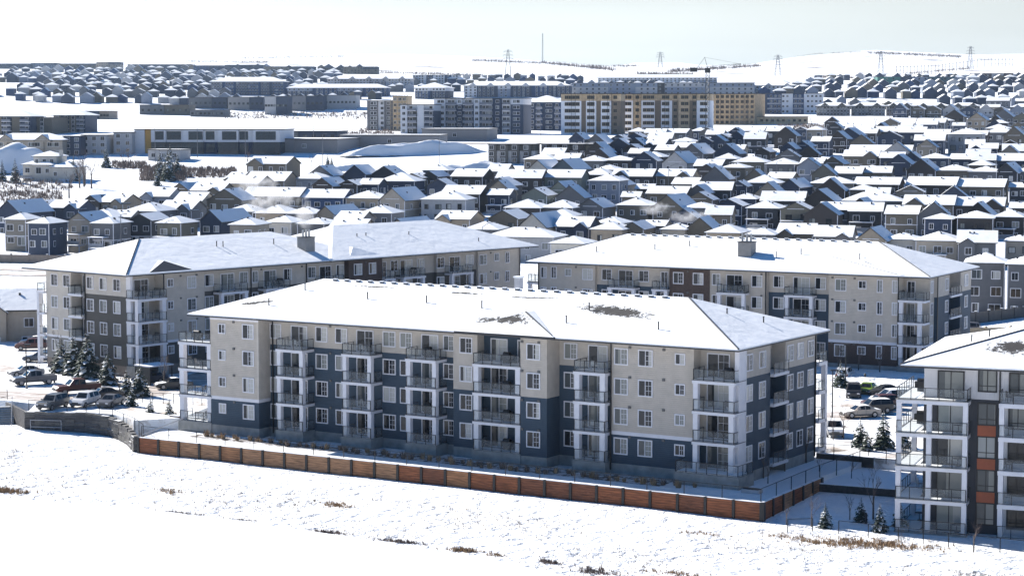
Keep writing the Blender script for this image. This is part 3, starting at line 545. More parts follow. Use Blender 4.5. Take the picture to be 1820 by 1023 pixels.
HOUSES = [
 ('above the tan fence at far left', [(-120.6,502.3,5.4,'H','greytan',7.6), (-111.9,488.8,5.5,'H','slate',7.6), (-104.2,497.7,5.9,'F','sand',7.6), (-96.7,488.8,5.6,'H','grey',7.6), (-90,500.7,5.6,'F','charcoal',7.6), (-81.2,489.8,6.2,'H','olive',7.6), (-72.6,498.2,5.9,'L','navy',7.6), (-63,484,6.3,'H','greytan',7.6)]),
 ("just above the left block's ridge", [(-58.9,521.2,7.3,'H','cream',5.6), (-50.2,515.6,7.4,'H','grey',5.6), (-40.2,496.5,8.6,'X','tan',5.6), (-27.7,502.2,5.4,'L','tan',5.6)]),
 ('second roof row at far left', [(-136.7,561.5,7.7,'L','navy',5.6), (-133.8,581.3,6.7,'F','sand',5.6), (-125.5,578.9,9.6,'X','slate',5.6), (-108.6,541.2,9.4,'H','grey',5.6), (-102.6,544,3.5,'S','grey',5.6), (-101.5,566.4,9.6,'H','grey',5.6), (-93.7,576.1,9.8,'X','grey',5.6)]),
 ('third roof row at left', [(-140.5,586.6,4.4,'H','sand',5.6), (-120.8,593.8,4.5,'F','brown',5.6), (-114.9,593.1,7.7,'X','tan',5.6), (-104.8,608,8.8,'X','bluegrey',5.6), (-93.4,596.7,8.4,'S','sand',5.6), (-83,598.2,10.4,'F','taupe',5.6)]),
 ('top roof row at left below bare slope', [(-100.4,626.5,5.7,'F','taupe',5.6), (-92.1,623.7,9.9,'X','taupe',5.6), (-84.3,644.4,11.6,'S','tan',5.6)]),
 ('near the steam, left of centre', [(-74.4,564.6,8.2,'H','grey',5.6), (-65,557.3,8.9,'H','tan',5.6), (-56.9,555,7.6,'H','grey',5.6), (-50,555,5.2,'L','tan',5.6), (-42.3,534.6,7.3,'S','grey',5.6), (-36.6,557.3,8.7,'H','grey',5.6), (-15.3,534.6,9.3,'X','tan',5.6)]),
 ('in line with the deep blue house', [(-70.9,608,17.6,'S','taupe',5.6), (-55.3,604.6,12.7,'S','blue',5.6), (-43.6,602.3,10,'H','tan',5.6), (-34.6,598.6,8,'L','sand',5.6), (-19.8,598.6,13.2,'H','lightgrey',5.6), (-15.3,614.6,12,'S','brown',5.6)]),
 ('under the snow mound', [(-88.7,657.8,5.2,'X','taupe',5.6), (-78.1,652.9,13.7,'S','tan',5.6), (-64.3,657.8,9,'H','lightgrey',5.6), (-58.4,637.6,6.9,'F','brown',5.6), (-50.7,640.2,6,'F','brown',5.6), (-44.4,642.3,6.3,'S','navy',5.6), (-36.3,650.8,11.7,'H','navy',5.6), (-31.9,661.2,6.2,'F','taupe',5.6), (-26.4,665.5,3.8,'F','brown',5.6), (-14.5,665.5,10.6,'S','brown',5.6)]),
 ("at the snow's edge below grey store", [(-83.5,705.9,14.8,'X','taupe',5.6), (-61.9,668.4,8.7,'F','grey',5.6), (-51,672.7,7.3,'F','slate',5.6)]),
 ('behind the black townhouse block', [(9.2,720.6,10.6,'H','taupe',5.6), (18.6,719.6,8.5,'S','taupe',5.6), (27.2,715.1,8.8,'H','grey',5.6), (36,716.9,9.1,'H','brown',5.6), (55.7,709.8,8.7,'L','lightgrey',5.6), (65.9,698.9,9.1,'S','charcoal',5.6), (76.8,743.7,9.1,'F','navy',5.6), (73.9,692.6,7.9,'H','taupe',5.6)]),
 ('around the house with two decks', [(2.1,661.3,14.6,'S','brown',5.6), (8.5,687.1,7.3,'L','cream',5.6), (16.8,688.2,7.9,'L','teal',5.6), (16.2,662.3,11.9,'S','sage',5.6), (27.2,669.6,9,'H','charcoal',5.6), (27.8,624.6,9.4,'H','bluegrey',8.4), (38.5,666.2,13.1,'X','charcoal',5.6), (52.1,666.2,11.7,'X','taupe',5.6)]),
 ('centre row with the navy balcony house', [(-4,612,6.5,'S','navy',5.6), (6.6,611.1,7.5,'F','sage',5.6), (14,622.2,7.1,'F','sage',5.6), (34.7,606.8,4.2,'S','taupe',5.6), (40.2,629.1,4.4,'S','brown',5.6), (45.8,615.5,11.8,'S','taupe',5.6), (55.2,617.7,6.6,'F','grey',5.6), (60.2,625.4,11.7,'S','charcoal',5.6)]),
 ('broad roofs right of centre', [(3,578,10.1,'H','brown',5.6), (12.6,578,9,'H','grey',5.6), (21.8,580,7.6,'F','grey',5.6), (34,584.3,9.1,'H','taupe',5.6), (43.5,580,8.5,'L','taupe',5.6), (51.6,578,8,'H','grey',5.6), (61,583.9,7.6,'F','navy',5.6)]),
 ('last rows before the right block, centre', [(-7.5,496.5,8.1,'H','grey',5.6), (-2.3,536.8,7.9,'F','taupe',5.6), (1.6,470.9,16.1,'H','lightgrey',5.6), (5,507.4,7.2,'L','cream',5.6), (12.5,546.3,7.1,'H','slate',5.6), (11.9,448.4,7.5,'H','cream',5.6), (14.8,507.4,8.3,'X','navy',5.6), (22.7,496.5,7.7,'H','tan',5.6), (24,518.7,6.8,'H','grey',5.6), (29.1,499.1,5.3,'F','taupe',5.6), (35,510.2,4.4,'S','grey',5.6), (38.7,496.5,5.7,'H','sand',5.6), (45.1,496.5,6.9,'F','taupe',5.6), (49.6,486,7.9,'H','tan',5.6)]),
 ('nearest full row above right block', [(69.8,577.2,8.7,'H','charcoal',5.6), (78.4,572,8.4,'F','olive',5.6), (88.9,573.4,8.2,'S','grey',5.6), (96.7,566.4,8.8,'S','charcoal',5.6), (104.4,554.8,8.4,'S','taupe',5.6), (112.6,552.8,7.9,'F','grey',5.6), (120.3,537.4,9,'H','brown',5.6), (130,541.8,7.5,'H','brown',5.6)]),
 ('wide roofs behind the nearest right row', [(67.1,600.4,7.4,'H','slate',5.6), (77.8,596.2,12.2,'S','charcoal',5.6), (87.9,594.1,9.7,'F','brown',5.6), (103.5,594.9,17,'H','grey',5.6), (118,586.8,13.9,'X','taupe',5.6), (131.5,583.9,13.8,'X','brown',5.6), (142,578,5.7,'S','brown',5.6)]),
 ('in the long dark duplex row, right', [(69.4,636.1,4.2,'F','navy',5.6), (78,645.8,10.5,'H','grey',5.6), (84.9,633.8,6.2,'L','navy',5.6), (99.3,644.3,13.7,'H','greytan',5.6), (112.9,641.9,13.6,'S','brown',5.6), (129.3,640,14.9,'S','brown',5.6), (143.3,635.2,14.5,'S','taupe',5.6), (154.9,633.8,4.9,'S','charcoal',5.6)]),
 ('roofs just above the long duplexes', [(91.1,704.5,9.8,'H','grey',5.6), (99.7,698,7.4,'F','bluegrey',5.6), (100.8,671.3,7.7,'F','olive',5.6), (109.2,674.8,8.8,'S','grey',5.6), (118.6,677.3,10,'S','taupe',5.6), (135.1,685,9.5,'F','brown',5.6), (145.4,683.5,11.7,'H','taupe',5.6), (154.4,679.9,8.9,'H','grey',5.6), (161.5,677.4,7.2,'L','charcoal',5.6), (168.1,679.9,4.4,'H','grey',5.6)]),
 ('in the navy row, right', [(81.2,711.6,11,'H','olive',5.6), (102.2,707.8,7.5,'S','taupe',5.6), (109.1,706.2,7.5,'F','taupe',5.6), (123.2,733.1,12,'X','taupe',5.6), (133.1,727.2,8,'S','navy',5.6), (139.7,726.1,5.6,'F','navy',5.6), (147.5,724.9,10.1,'H','slate',5.6), (156.5,722.6,7.7,'S','navy',5.6), (163.6,719.2,7.6,'S','navy',5.6), (173,717.5,10.5,'S','navy',5.6)]),
 ('in the tall dark terrace, right', [(90.4,750.2,4.6,'F','brown',5.6), (101.3,763.3,5.6,'F','navy',5.6), (108.1,773.5,5.7,'F','navy',5.6), (118,794.6,6.8,'S','navy',5.6), (126.7,807.1,6.9,'F','brown',5.6), (133.7,825.6,9.4,'F','navy',5.6), (145.8,851.4,7,'S','brown',5.6), (133.7,753.7,22.1,'X','lightgrey',5.6), (157.4,871.8,10.7,'S','brown',5.6), (165.8,860.8,10.5,'S','navy',5.6), (160.5,798.2,11.1,'S','slate',5.6)]),
 ('around the tall pale house near right edge', [(170.7,834.5,9.5,'S','grey',5.6), (175.4,803.5,12.8,'H','lightgrey',7.5), (173.4,763.5,10,'X','navy',5.6), (200.7,854.5,11.2,'H','grey',5.6), (184.8,770.1,9.4,'F','brown',5.6), (183.4,753.6,9.8,'S','grey',5.6), (214,873.5,5.7,'F','bluegrey',5.6)]),
 ('back rows left of the dark terrace', [(93.9,872.9,4.3,'F','navy',5.6), (101.8,884.1,10.5,'S','charcoal',5.6), (94.1,805.4,7.9,'S','charcoal',5.6), (112.9,879.7,10.4,'X','charcoal',5.6), (124.4,895.2,5.1,'F','slate',5.6), (130.3,895,7.3,'H','sand',5.6), (143.5,924.2,6.8,'F','charcoal',5.6), (145.3,872.3,11.4,'S','navy',5.6), (166.9,871.2,9.6,'S','slate',5.6)]),
 ('under the wooden construction building', [(25,804.1,5.9,'F','navy',5.6), (31.7,786.3,8.3,'F','grey',5.6), (41.2,804.5,5.9,'F','slate',5.6), (39.8,776,8.2,'F','navy',5.6), (48,813.6,6,'F','slate',5.6), (46.3,779.6,6.4,'F','charcoal',5.6), (45.6,717,8.8,'F','navy',5.6), (53.7,779.7,7.3,'X','slate',5.6), (57.3,806.3,9.2,'S','grey',5.6), (65.2,794,7.5,'H','slate',5.6), (64.4,743.6,8.5,'L','grey',5.6), (73.7,794.1,5.2,'F','navy',5.6), (78.2,796.4,6.5,'F','slate',5.6), (82,812.7,4.6,'F','charcoal',5.6), (88.4,816.6,5.3,'F','slate',5.6)]),
 ("right behind the right block's corner", [(57.6,479.9,6.3,'H','grey',5.6), (66.1,483.5,8.3,'X','taupe',5.6), (73.6,473.9,8.1,'X','grey',5.6), (79.9,460.5,6.8,'F','tan',5.6), (86.9,462.2,7,'H','cream',5.6), (94,457.7,9,'H','sand',5.6), (102,453.3,8,'X','grey',5.6), (80.6,351.5,6.3,'H','grey',8.6), (111.8,456.6,5.4,'H','sand',5.6), (86.2,347.9,2.4,'H','grey',8.6)]),
 ('small roofs below far townhouse blocks', [(182.6,1003,7.6,'F','taupe',5.6), (176.2,911.8,8.9,'H','slate',5.6), (203.5,997.5,8.3,'S','grey',5.6), (237.5,1115.6,10.1,'F','brown',5.6), (204.4,950.2,4.3,'S','slate',5.6), (234.2,1047.1,9.5,'F','tan',5.6), (347.7,1508.4,12.5,'S','tan',5.6), (367.8,1573.8,16.6,'S','grey',5.6), (212.1,907.4,9.6,'H','taupe',5.6), (260.6,1103.3,10.8,'F','grey',5.6), (370.1,1511.7,14.8,'H','grey',5.6), (266.6,1085.6,9,'F','olive',5.6), (386.3,1571.1,11.8,'S','grey',5.6)]),
]
# ---------------------------------------------------------------- houses
HN = {'F': 'front-gabled', 'S': 'side-gabled', 'H': 'hip-roofed', 'X': 'cross-gabled', 'L': 'front-gabled'}
def gable_roof(mb, wall, x0, x1, y0, y1, z, pitch, wm, axis='y', ov=.45, t=.22):
    """ridge along axis; adds gable triangles to wall mesh"""
    s = math.tan(pitch)
    if axis == 'y':
        xm = (x0 + x1) / 2; h = (x1 - x0) / 2 * s; e = ov * s
        for sg in (-1, 1):
            xe = x0 - ov if sg < 0 else x1 + ov; ze = z - e
            pts = [(xe, y0 - ov, ze + t), (xm, y0 - ov, z + h + t), (xm, y1 + ov, z + h + t), (xe, y1 + ov, ze + t)]
            if sg < 0: pts = pts[::-1]
            mb.slab(pts if sg < 0 else pts[::-1], t, ROOFSNOW, FASCIA) if False else mb.slab(pts, t, ROOFSNOW, FASCIA)
        for y in (y0, y1): wall.poly([(x0, y, z), (x1, y, z), (xm, y, z + h)], wm)
        return z + h + t
    ym = (y0 + y1) / 2; h = (y1 - y0) / 2 * s; e = ov * s
    for sg in (-1, 1):
        ye = y0 - ov if sg < 0 else y1 + ov; ze = z - e
        pts = [(x0 - ov, ye, ze + t), (x0 - ov, ym, z + h + t), (x1 + ov, ym, z + h + t), (x1 + ov, ye, ze + t)]
        if sg < 0: pts = pts[::-1]
        mb.slab(pts, t, ROOFSNOW, FASCIA)
    for x in (x0, x1): wall.poly([(x, y0, z), (x, y1, z), (x, ym, z + h)], wm)
    return z + h + t
def house(x, y, w_, t, colr, he, label, group, yaw=None, d=None, deck=False, detail=2, rn=None):
    q = rn or rnd
    if yaw is None: yaw = -18 + q.uniform(-5, 5)
    gz = ground_z(x, y); w_ = max(5.2, w_)
    if d is None: d = {'F': 11, 'S': min(10.5, w_ * 1.2), 'H': min(11, max(8, w_ * 1.2)), 'X': 10, 'L': 15}[t] + q.uniform(-.6, .6)
    # the table gives the middle of the visible front
    r = thing('house', label, 'house', (x, y, gz), yaw, group)
    wm = cm(colr) if q.random() < .8 or detail < 1 else cm(colr)
    low = cm(q.choice(['charcoal', 'taupe', 'grey'])) if he > 8 else wm
    W = MB(); RF = MB(); hw = w_ / 2
    z1 = he
    if he > 5 and q.random() < .35: W.box(-hw, hw, 0, d, -2, he * .48, low if q.random() < .5 else wm); W.box(-hw - .03, hw + .03, -.03, d + .03, he * .48, he * .48 + .2, WHITE); W.box(-hw, hw, 0, d, he * .48 + .2, z1, wm)
    else: W.box(-hw, hw, 0, d, -2, z1, wm)
    for sx in (-1, 1): W.box(sx * hw - .09, sx * hw + .09, -.04, .06, -1, z1 - .02, WHITE if q.random() < .7 else wm)
    ridge = None
    if t in ('F', 'L'):
        p = R(q.uniform(37, 42) if t == 'L' else q.uniform(24, 40)); zr = gable_roof(RF, W, -hw, hw, 0, d, z1, p, wm, 'y'); sp = p; fz = lambda X, Y: z1 + (hw - abs(X)) * math.tan(p) + .2
        if q.random() < .4: W.box(-hw * .55, hw * .55, -.07, 0, z1 + .25, z1 + .4, WHITE)
    elif t == 'S':
        p = R(q.uniform(20, 27)); gable_roof(RF, W, -hw, hw, 0, d, z1, p, wm, 'x'); fz = lambda X, Y: z1 + (d / 2 - abs(Y - d / 2)) * math.tan(p) + .2
    elif t == 'X':
        p = R(q.uniform(20, 25)); gable_roof(RF, W, -hw, hw, 0, d, z1, p, wm, 'x'); fz = lambda X, Y: z1 + (d / 2 - abs(Y - d / 2)) * math.tan(p) + .2
        gw = w_ * .42; gx = q.choice([-1, 1]) * (hw - gw / 2 - .2); p2 = R(q.uniform(30, 38))
        W.box(gx - gw/2, gx + gw/2, -.9, 0, -2, z1 - .3, wm)
        g0 = MB(); gable_roof(RF, W, gx - gw/2, gx + gw/2, -.9, min(d * .42, 1 + gw * .5 * math.tan(p2) / math.tan(p)), z1 - .3, p2, wm, 'y', .35)
    else:
        sl = math.tan(R(q.uniform(17, 24))); hip_roof(RF, -hw - .5, hw + .5, -.5, d + .5, z1 - .05, sl, ROOFSNOW, .25); fz = lambda X, Y: z1 + .2 + min(hw + .5 - abs(X), Y + .5, d + .5 - Y) * sl
    wl = W.build('wall', r); ro = RF.build('roof', r)
    if detail > 0:
        pv = [(q.uniform(-hw * .6, hw * .6), q.uniform(.3, .48) * d) for _ in range(2 if detail > 1 else 1)]
        if 'roof_vent' not in VC:
            m = MB(); m.box(-.17, .17, -.17, .17, -.3, .32, BLACK); VC['roof_vent'] = m.mesh('roof_vent')
        for (X, Y) in pv: inst('roof_vent', VC['roof_vent'], ro, (X, Y, fz(X, Y)))
    # windows, front and the two sides
    fl = [he - 2.0] + ([he - 4.9] if he > 5 else []) + ([he - 7.7] if he > 8 else [])
    yf = 0
    n = 2 if w_ < 9 else (3 if w_ < 12 else 4)
    wf = WHITE if q.random() < .85 else BLACK
    for k, z in enumerate(fl):
        for i in range(n):
            X = -hw + w_ * (i + .5) / n + q.uniform(-.3, .3)
            if t == 'X': yy = -.9 if abs(X - gx) < gw / 2 else 0
            else: yy = 0
            if t == 'X' and abs(abs(X - gx) - gw / 2) < .8: X = gx; yy = -.9
            ww = q.choice([1.0, 1.3, 1.6]); hh = q.choice([1.2, 1.4])
            if k == len(fl) - 1 and k > 0 and q.random() < .35: ww, hh = 1.9, 1.9
            window(r, X, yy, z - (.55 if hh < 1.8 else 1.2), ww, hh, 0, wf, q.choice([G_DARK, G_BLIND, G_PALE]), simple=True)
        if detail > 1 or k == 0:
            for Y in (d * .3, d * .68)[:1 if detail < 2 else 2]:
                if q.random() < .7: window(r, hw, Y, z - .5, q.choice([.8, 1.1]), 1.2, R(90), wf, q.choice([G_DARK, G_BLIND]), simple=True)
    if detail > 1 and he > 5 and (deck or q.random() < .3):
        b = MB(); dz = he - 5.6 if deck else 0.2; a0, a1 = (-hw + .3, hw * .5)
        b.box(a0, a1, -2.6, -.05, dz - .25, dz, WHITE, SNOW)
        for X in (a0 + .1, a1 - .1):
            b.box(X - .1, X + .1, -2.55, -2.35, -1, dz - .25, WHITE)
            b.box(X - .07, X + .07, -2.5, -2.36, dz, dz + 2.4, WHITE)
        b.box(a0, a1, -2.58, -2.53, dz + .9, dz + 1.0, WHITE); b.box(a0, a1, -2.57, -2.55, dz + .1, dz + .9, mat('rail_screen', (.3, .3, .31)))
        b.box(a0 - .2, a1 + .2, -2.8, -.05, dz + 2.4, dz + 2.6, WHITE, SNOW); b.build('deck', r)
    return r
TYPE_SHAPE = {'F': 'gabled front', 'S': 'long eave to the front', 'H': 'hipped roof', 'X': 'small side gable on a wide roof', 'L': 'steep gable roof with a blue-shaded right slope'}
for desc, rows in HOUSES:
    for i, (x, y, w_, t, c, he) in enumerate(rows):
        lab = '%s %s house, %s, %s' % (CNAME.get(c, c), HN[t], ORD[i], desc)
        lab = ' '.join(lab.split())
        q = random.Random(int(x * 10) * 31 + int(y * 10))
        house(x, y, w_, t, c, he, lab, 'houses of the snowy suburb', deck=('tan fence' in desc and i in (2, 3, 5, 7)), detail=2 if y < 700 else 1, rn=q, yaw=(-24 if t == 'L' else None))
# more roofs squeezed between the rows
taken = [(a[0], a[1], a[2]) for _, rr in HOUSES for a in rr]
q = random.Random(77)
for (Y0, Y1, pa, pb, want, desc) in [(600, 690, 560, 1400, 16, 'tucked between the centre rows'), (690, 780, 960, 1820, 18, 'tucked between the rows right of centre'), (780, 900, 1120, 1820, 18, 'tucked below the townhouse blocks'), (540, 640, 1180, 1820, 12, 'tucked behind the nearest right rows'), (900, 1050, 1440, 1820, 10, 'in the last infill before the townhouse blocks')]:
    got = []
    for _ in range(900):
        if len(got) >= want: break
        px = q.uniform(pa, pb); Y = q.uniform(Y0, Y1); x = (px - 910) / 3680 * Y; w_ = q.uniform(6.5, 9)
        if any(abs(x - a) < (w_ + c) * .52 and abs(Y - b) < 12.5 for a, b, c in taken): continue
        taken.append((x, Y, w_)); got.append((x, Y, w_, q.choice('FFHSL'), q.choice(['navy', 'charcoal', 'brown', 'slate', 'taupe', 'grey', 'greytan'])))
    got.sort(key=lambda a: a[0] / a[1])
    for i, (x, y, w_, t, c) in enumerate(got):
        house(x, y, w_, t, c, 5.2, '%s %s house, %s, %s' % (CNAME.get(c, c), HN[t], ORD[i], desc), 'houses of the snowy suburb', d=9, detail=1, rn=random.Random(i * 7 + int(y)))
# close house at the left edge
house(-77.5, 318, 9, 'X', 'sand', 5.8, 'sand and charcoal house with a small porch roof left of the left apartment block', 'houses of the snowy suburb', yaw=12, d=12, rn=random.Random(5))
# far rows on the slopes: (x px-free) world rows: name, n, x0, x1, y0, y1
def far_row(n, x0, y0, x1, y1, desc, cols, seed, keep=None, he=5.4, shape='gabled'):
    q = random.Random(seed); out = []
    for i in range(n):
        f = (i + .5) / n; x = x0 + (x1 - x0) * f + q.uniform(-1, 1); y = y0 + (y1 - y0) * f + q.uniform(-2, 2)
        c = q.choice(cols); t = q.choice(['F', 'S', 'F', 'H']) if shape == 'mix' else q.choice(['F', 'F', 'L'])
        out.append((x, y, abs(x1 - x0) / n * q.uniform(.72, .86), t, c, he))
    if keep is None:
        for i, (x, y, w_, t, c, he_) in enumerate(out):
            lab = 'small far %s house, %s, %s' % (CNAME.get(c, c), ORD[i] if i < len(ORD) else 'one past the twentieth', desc)
            house(x, y, w_, t, c, he_, lab, 'houses of the snowy suburb', detail=0, rn=q)
    return out
fc = ['slate', 'blue', 'navy', 'bluegrey', 'grey', 'slate', 'lightgrey', 'taupe']  # mostly blue wall colours, standing in for haze over the far rows
FAR = []
FAR += far_row(18, -388, 1620, -205, 1600, 'lowest far row, left hillside', fc, 1, keep=1)
FAR += far_row(14, -205, 1600, -105, 1690, 'far row above blue block', fc, 2, keep=1)
far_row(16, 246, 1345, 420, 1345, 'row behind far townhouse blocks', fc, 3)
FAR += far_row(12, 200, 1560, 300, 1550, 'far row right of white gables', fc, 4, keep=1)
FAR += far_row(12, 330, 1600, 440, 1600, 'second far row, right edge', fc, 5, keep=1)
for k, a in enumerate([(26, -430, 1780, -150, 1760), (26, -430, 1900, -170, 1880), (24, -440, 2030, -190, 2000), (22, 200, 1700, 430, 1690), (24, 220, 1820, 470, 1800), (24, 250, 1950, 500, 1930), (20, 290, 2090, 530, 2080), (20, -110, 1790, 60, 1780), (14, 60, 1850, 180, 1850), (34, -590, 2350, -190, 2330), (34, -640, 2620, -220, 2600), (30, -560, 2480, -200, 2470), (34, -560, 2150, -150, 2130), (34, -700, 2900, -200, 2880), (26, -480, 1690, -230, 1700), (18, -110, 2000, 60, 1990), (16, -60, 2250, 80, 2240), (24, 330, 2250, 560, 2240)]):
    FAR += [t for t in far_row(*a, 'x', fc, 20 + k, keep=1)]
W = MB()
for (x, y, w_, t, c, he) in FAR:
    x += rnd.uniform(-3, 3); y += rnd.uniform(-12, 12); z = ground_z(x, y); hw = w_ / 2 * rnd.uniform(.8, 1.25); c_ = cm(c); h = hw * rnd.uniform(.5, .8); he *= rnd.uniform(.8, 1.15)
    if rnd.random() < .45:
        W.box(x - hw, x + hw, y, y + 9, z - 3, z + he, c_); hip_roof(W, x - hw - .5, x + hw + .5, y - .5, y + 9.5, z + he, .45, ROOFSNOW, .3, None, c_); continue
    W.box(x - hw, x + hw, y, y + 9, z - 3, z + he, c_)
    W.poly([(x - hw, y, z + he), (x + hw, y, z + he), (x, y, z + he + h)], c_)
    W.poly([(x - hw - .4, y - .4, z + he), (x, y - .4, z + he + h + .2), (x, y + 9, z + he + h + .2), (x - hw - .4, y + 9, z + he)], ROOFSNOW)
    W.poly([(x + hw + .4, y - .4, z + he), (x + hw + .4, y + 9, z + he), (x, y + 9, z + he + h + .2), (x, y - .4, z + he + h + .2)], ROOFSNOW)
o = W.build('distant_houses'); tag(o, 'tiny far houses massed on the hillsides behind the townhouses and apartment blocks', 'houses', kind='stuff')
# ---------------------------------------------------------------- larger buildings further off
def gsolve(px, yb):
    lo, hi = 300, 6000
    for _ in range(40):
        m = (lo + hi) / 2; x = (px - 910) / 3680 * m
        dz = ground_z(x, m) - 34.467
        th = R(4.7235); dep = m * math.cos(th) - dz * math.sin(th); up = m * math.sin(th) + dz * math.cos(th)
        if 511.5 - 3680 * up / dep > yb: lo = m
        else: hi = m
    return lo
def big(name, label, cat, pl, pr, yt, yb, depth, floors, spec, yaw=-12, roof='flat', group=None, nwin=None, wf=None, glass=None, Y=None, extra=None, ww=1.5, wh=1.4):
    """pl..pr, yt..yb say how wide and high the block stands; spec = [(fraction, material lower, material top floor)]"""
    pc = (pl + pr) / 2; Y = Y or gsolve(pc, yb); x = (pc - 910) / 3680 * Y; w_ = (pr - pl) * Y / 3680 / math.cos(R(yaw)); h = (yb - yt) * Y / 3680
    gz = ground_z(x, Y)
    r = thing(name, label, cat, (x, Y, gz), yaw, group); hw = w_ / 2; W = MB(); X = -hw; fh = h / floors
    for k, (fr, ml, mt) in enumerate(spec):
        X2 = X + fr * w_; y0 = 0 if k % 2 == 0 else .8
        W.box(X, X2, y0, depth, -8, h - fh, ml); W.box(X, X2, y0, depth, h - fh, h, mt); X = X2
    wl = W.build('wall', r)
    rf = MB()
    if roof == 'flat': rf.box(-hw - .3, hw + .3, -.3, depth + .3, h, h + .35, FASCIA, ROOFSNOW)
    elif roof == 'hip': hip_roof(rf, -hw - 1, hw + 1, -1, depth + 1, h, .33, ROOFSNOW, .4)
    elif roof == 'gables':
        hip_roof(rf, -hw - 1, hw + 1, -1, depth + 1, h, .3, ROOFSNOW, .4); ng = max(2, int(w_ / 14))
        g = MB()
        for i in range(ng):
            gx = -hw + w_ * (i + .5) / ng; g = MB(); gable_roof(rf, g, gx - 3, gx + 3, -1.0, 5, h, R(36), spec[0][2], 'y', .4); g.box(gx - 3, gx + 3, -1.0, 5, h - .5, h, spec[0][2]); g.build('gable', r)
    ro = rf.build('roof', r)
    nwin = nwin or int(w_ / 3.4); cnt = 0; X = -hw; wf = wf or WHITE
    edges = []; a = -hw
    for k, (fr, ml, mt) in enumerate(spec): edges.append((a, a + fr * w_, 0 if k % 2 == 0 else .8)); a += fr * w_
    rest = MB()
    for f in range(floors):
        for i in range(nwin):
            wx = -hw + w_ * (i + .5) / nwin
            y0 = [e[2] for e in edges if e[0] <= wx <= e[1] + .01][0]
            if any(abs(wx - e) < ww / 2 + .15 for ee in edges for e in ee[:2]): continue
            z = f * fh + (fh - wh) / 2 + .1
            if cnt < 100: window(r, wx, y0, z, ww, wh, 0, wf, glass or rnd.choice([G_DARK, G_DARK, G_PALE]), simple=True)
            else: rest.box(wx - ww/2, wx + ww/2, y0 - .06, y0 + .01, z, z + wh, G_DARK)
            cnt += 1
    if rest.v: tag(rest.build('window', r), kind='stuff')
    nb = max(0, int((floors - 1) * 1)) if extra == 'balconies' else 0
    if nb:
        for e in edges[1::2]:
            for f in range(1, floors):
                b = MB(); b.box(e[0] + .3, e[1] - .3, -.9, .8, f * fh - .15, f * fh + .05, WHITE); b.box(e[0] + .3, e[1] - .3, -.92, -.86, f * fh + .05, f * fh + 1.05, mat('balcony_front', (.16, .17, .2))); b.build('balcony', r)
    return r, w_, h, fh
WB = mat('far_white', (.5, .52, .56), .7, 'boards', amt=.05); BL = cm('blue'); SL = cm('slate'); NV = cm('navy'); TP = cm('taupe'); GR = cm('grey'); LG = cm('lightgrey'); BG = cm('bluegrey'); BR = cm('brown'); SD = cm('sand')
STORE = mat('store_panel', (.2, .195, .2), .7, 'boards', amt=.04); TAN = mat('tan_panel', (.27, .22, .17)); YEL = mat('ochre_panel', (.38, .22, .05)); SHOPG = glass_mat('shop_glass', (.012, .024, .035))
big('office_building', 'two-storey white and glass commercial building with an ochre entrance strip, left of centre', 'commercial building', 238, 500, 231, 274, 26, 2,
    [(.07, WB, WB), (.045, YEL, YEL), (.1, SHOPG, WB), (.12, SHOPG, WB), (.14, SHOPG, WB), (.1, NV, WB), (.14, SHOPG, WB), (.1, NV, WB), (.185, SHOPG, WB)], yaw=-6, ww=3.2, wh=3.0, wf=BLACK, glass=SHOPG, nwin=26)
big('rowhouse', 'plain white three-storey end building beside the purple-grey one, left of the white commercial building', 'rowhouse', 146, 192, 241, 275, 14, 3, [(1, LG, LG)], yaw=-8, nwin=3)
big('rowhouse', 'purple-grey three-storey building left of the plain white end building', 'rowhouse', 114, 146, 243, 277, 14, 3, [(1, cm('slate'), cm('slate'))], yaw=-8, nwin=2)
big('rowhouse', 'pale end house squeezed against the ochre-stripped commercial building', 'rowhouse', 203, 237, 236, 274, 12, 3, [(1, LG, LG)], yaw=-8, nwin=2)
big('townhouse_block', 'long low beige townhouse block under the far left apartment buildings', 'townhouse block', -20, 113, 250, 279, 14, 2, [(.25, TAN, SD), (.25, SD, SD), (.25, TAN, SD), (.25, SD, SD)], yaw=-6, roof='gables', nwin=20)
for i, (a, b) in enumerate([(-10, 57), (97, 154)]):
    big('apartment_building', ['taupe apartment block with white balconies at the left edge', 'taupe apartment block with white balconies second from the left edge'][i], 'apartment building', a, b, 208 - i * 2, 240 - i * 4, 18, 4, [(.22, TP, TP), (.28, SL, SL), (.22, TP, TP), (.28, SL, SL)], yaw=-8, roof='hip', extra='balconies')
big('apartment_building', 'windowless brown end wall between the two taupe apartment blocks at the left', 'apartment building', 59, 95, 210, 239, 22, 4, [(1, cm('taupe'), cm('taupe'))], yaw=-8, nwin=1)
big('store', 'long pale grey box store with blank walls below the snow mound, left part', 'store', 481, 600, 248, 272, 40, 1, [(.35, STORE, STORE), (.65, LG, STORE)], yaw=-9, nwin=1)
big('store', 'dark flat-roofed store behind the long pale grey box store', 'store', 500, 600, 234, 252, 25, 1, [(.3, GR, GR), (.7, SL, SL)], yaw=-6, nwin=6, wf=BLACK)
big('store', 'long low grey warehouse behind the snow mound', 'store', 604, 782, 241, 262, 30, 1, [(1, STORE, STORE)], yaw=-4, nwin=1)
big('store', 'square grey warehouse in front of the white condominium towers', 'store', 750, 866, 230, 251, 40, 1, [(1, cm('greytan'), STORE)], yaw=-6, nwin=1)
big('apartment_building', 'five-storey white and dark grey condominium block with balconies, left of the tallest white block', 'apartment building', 712, 772, 187, 238, 22, 5, [(.2, WB, WB), (.3, CHAR, WB), (.2, WB, WB), (.3, SL, WB)], yaw=-14, extra='balconies')
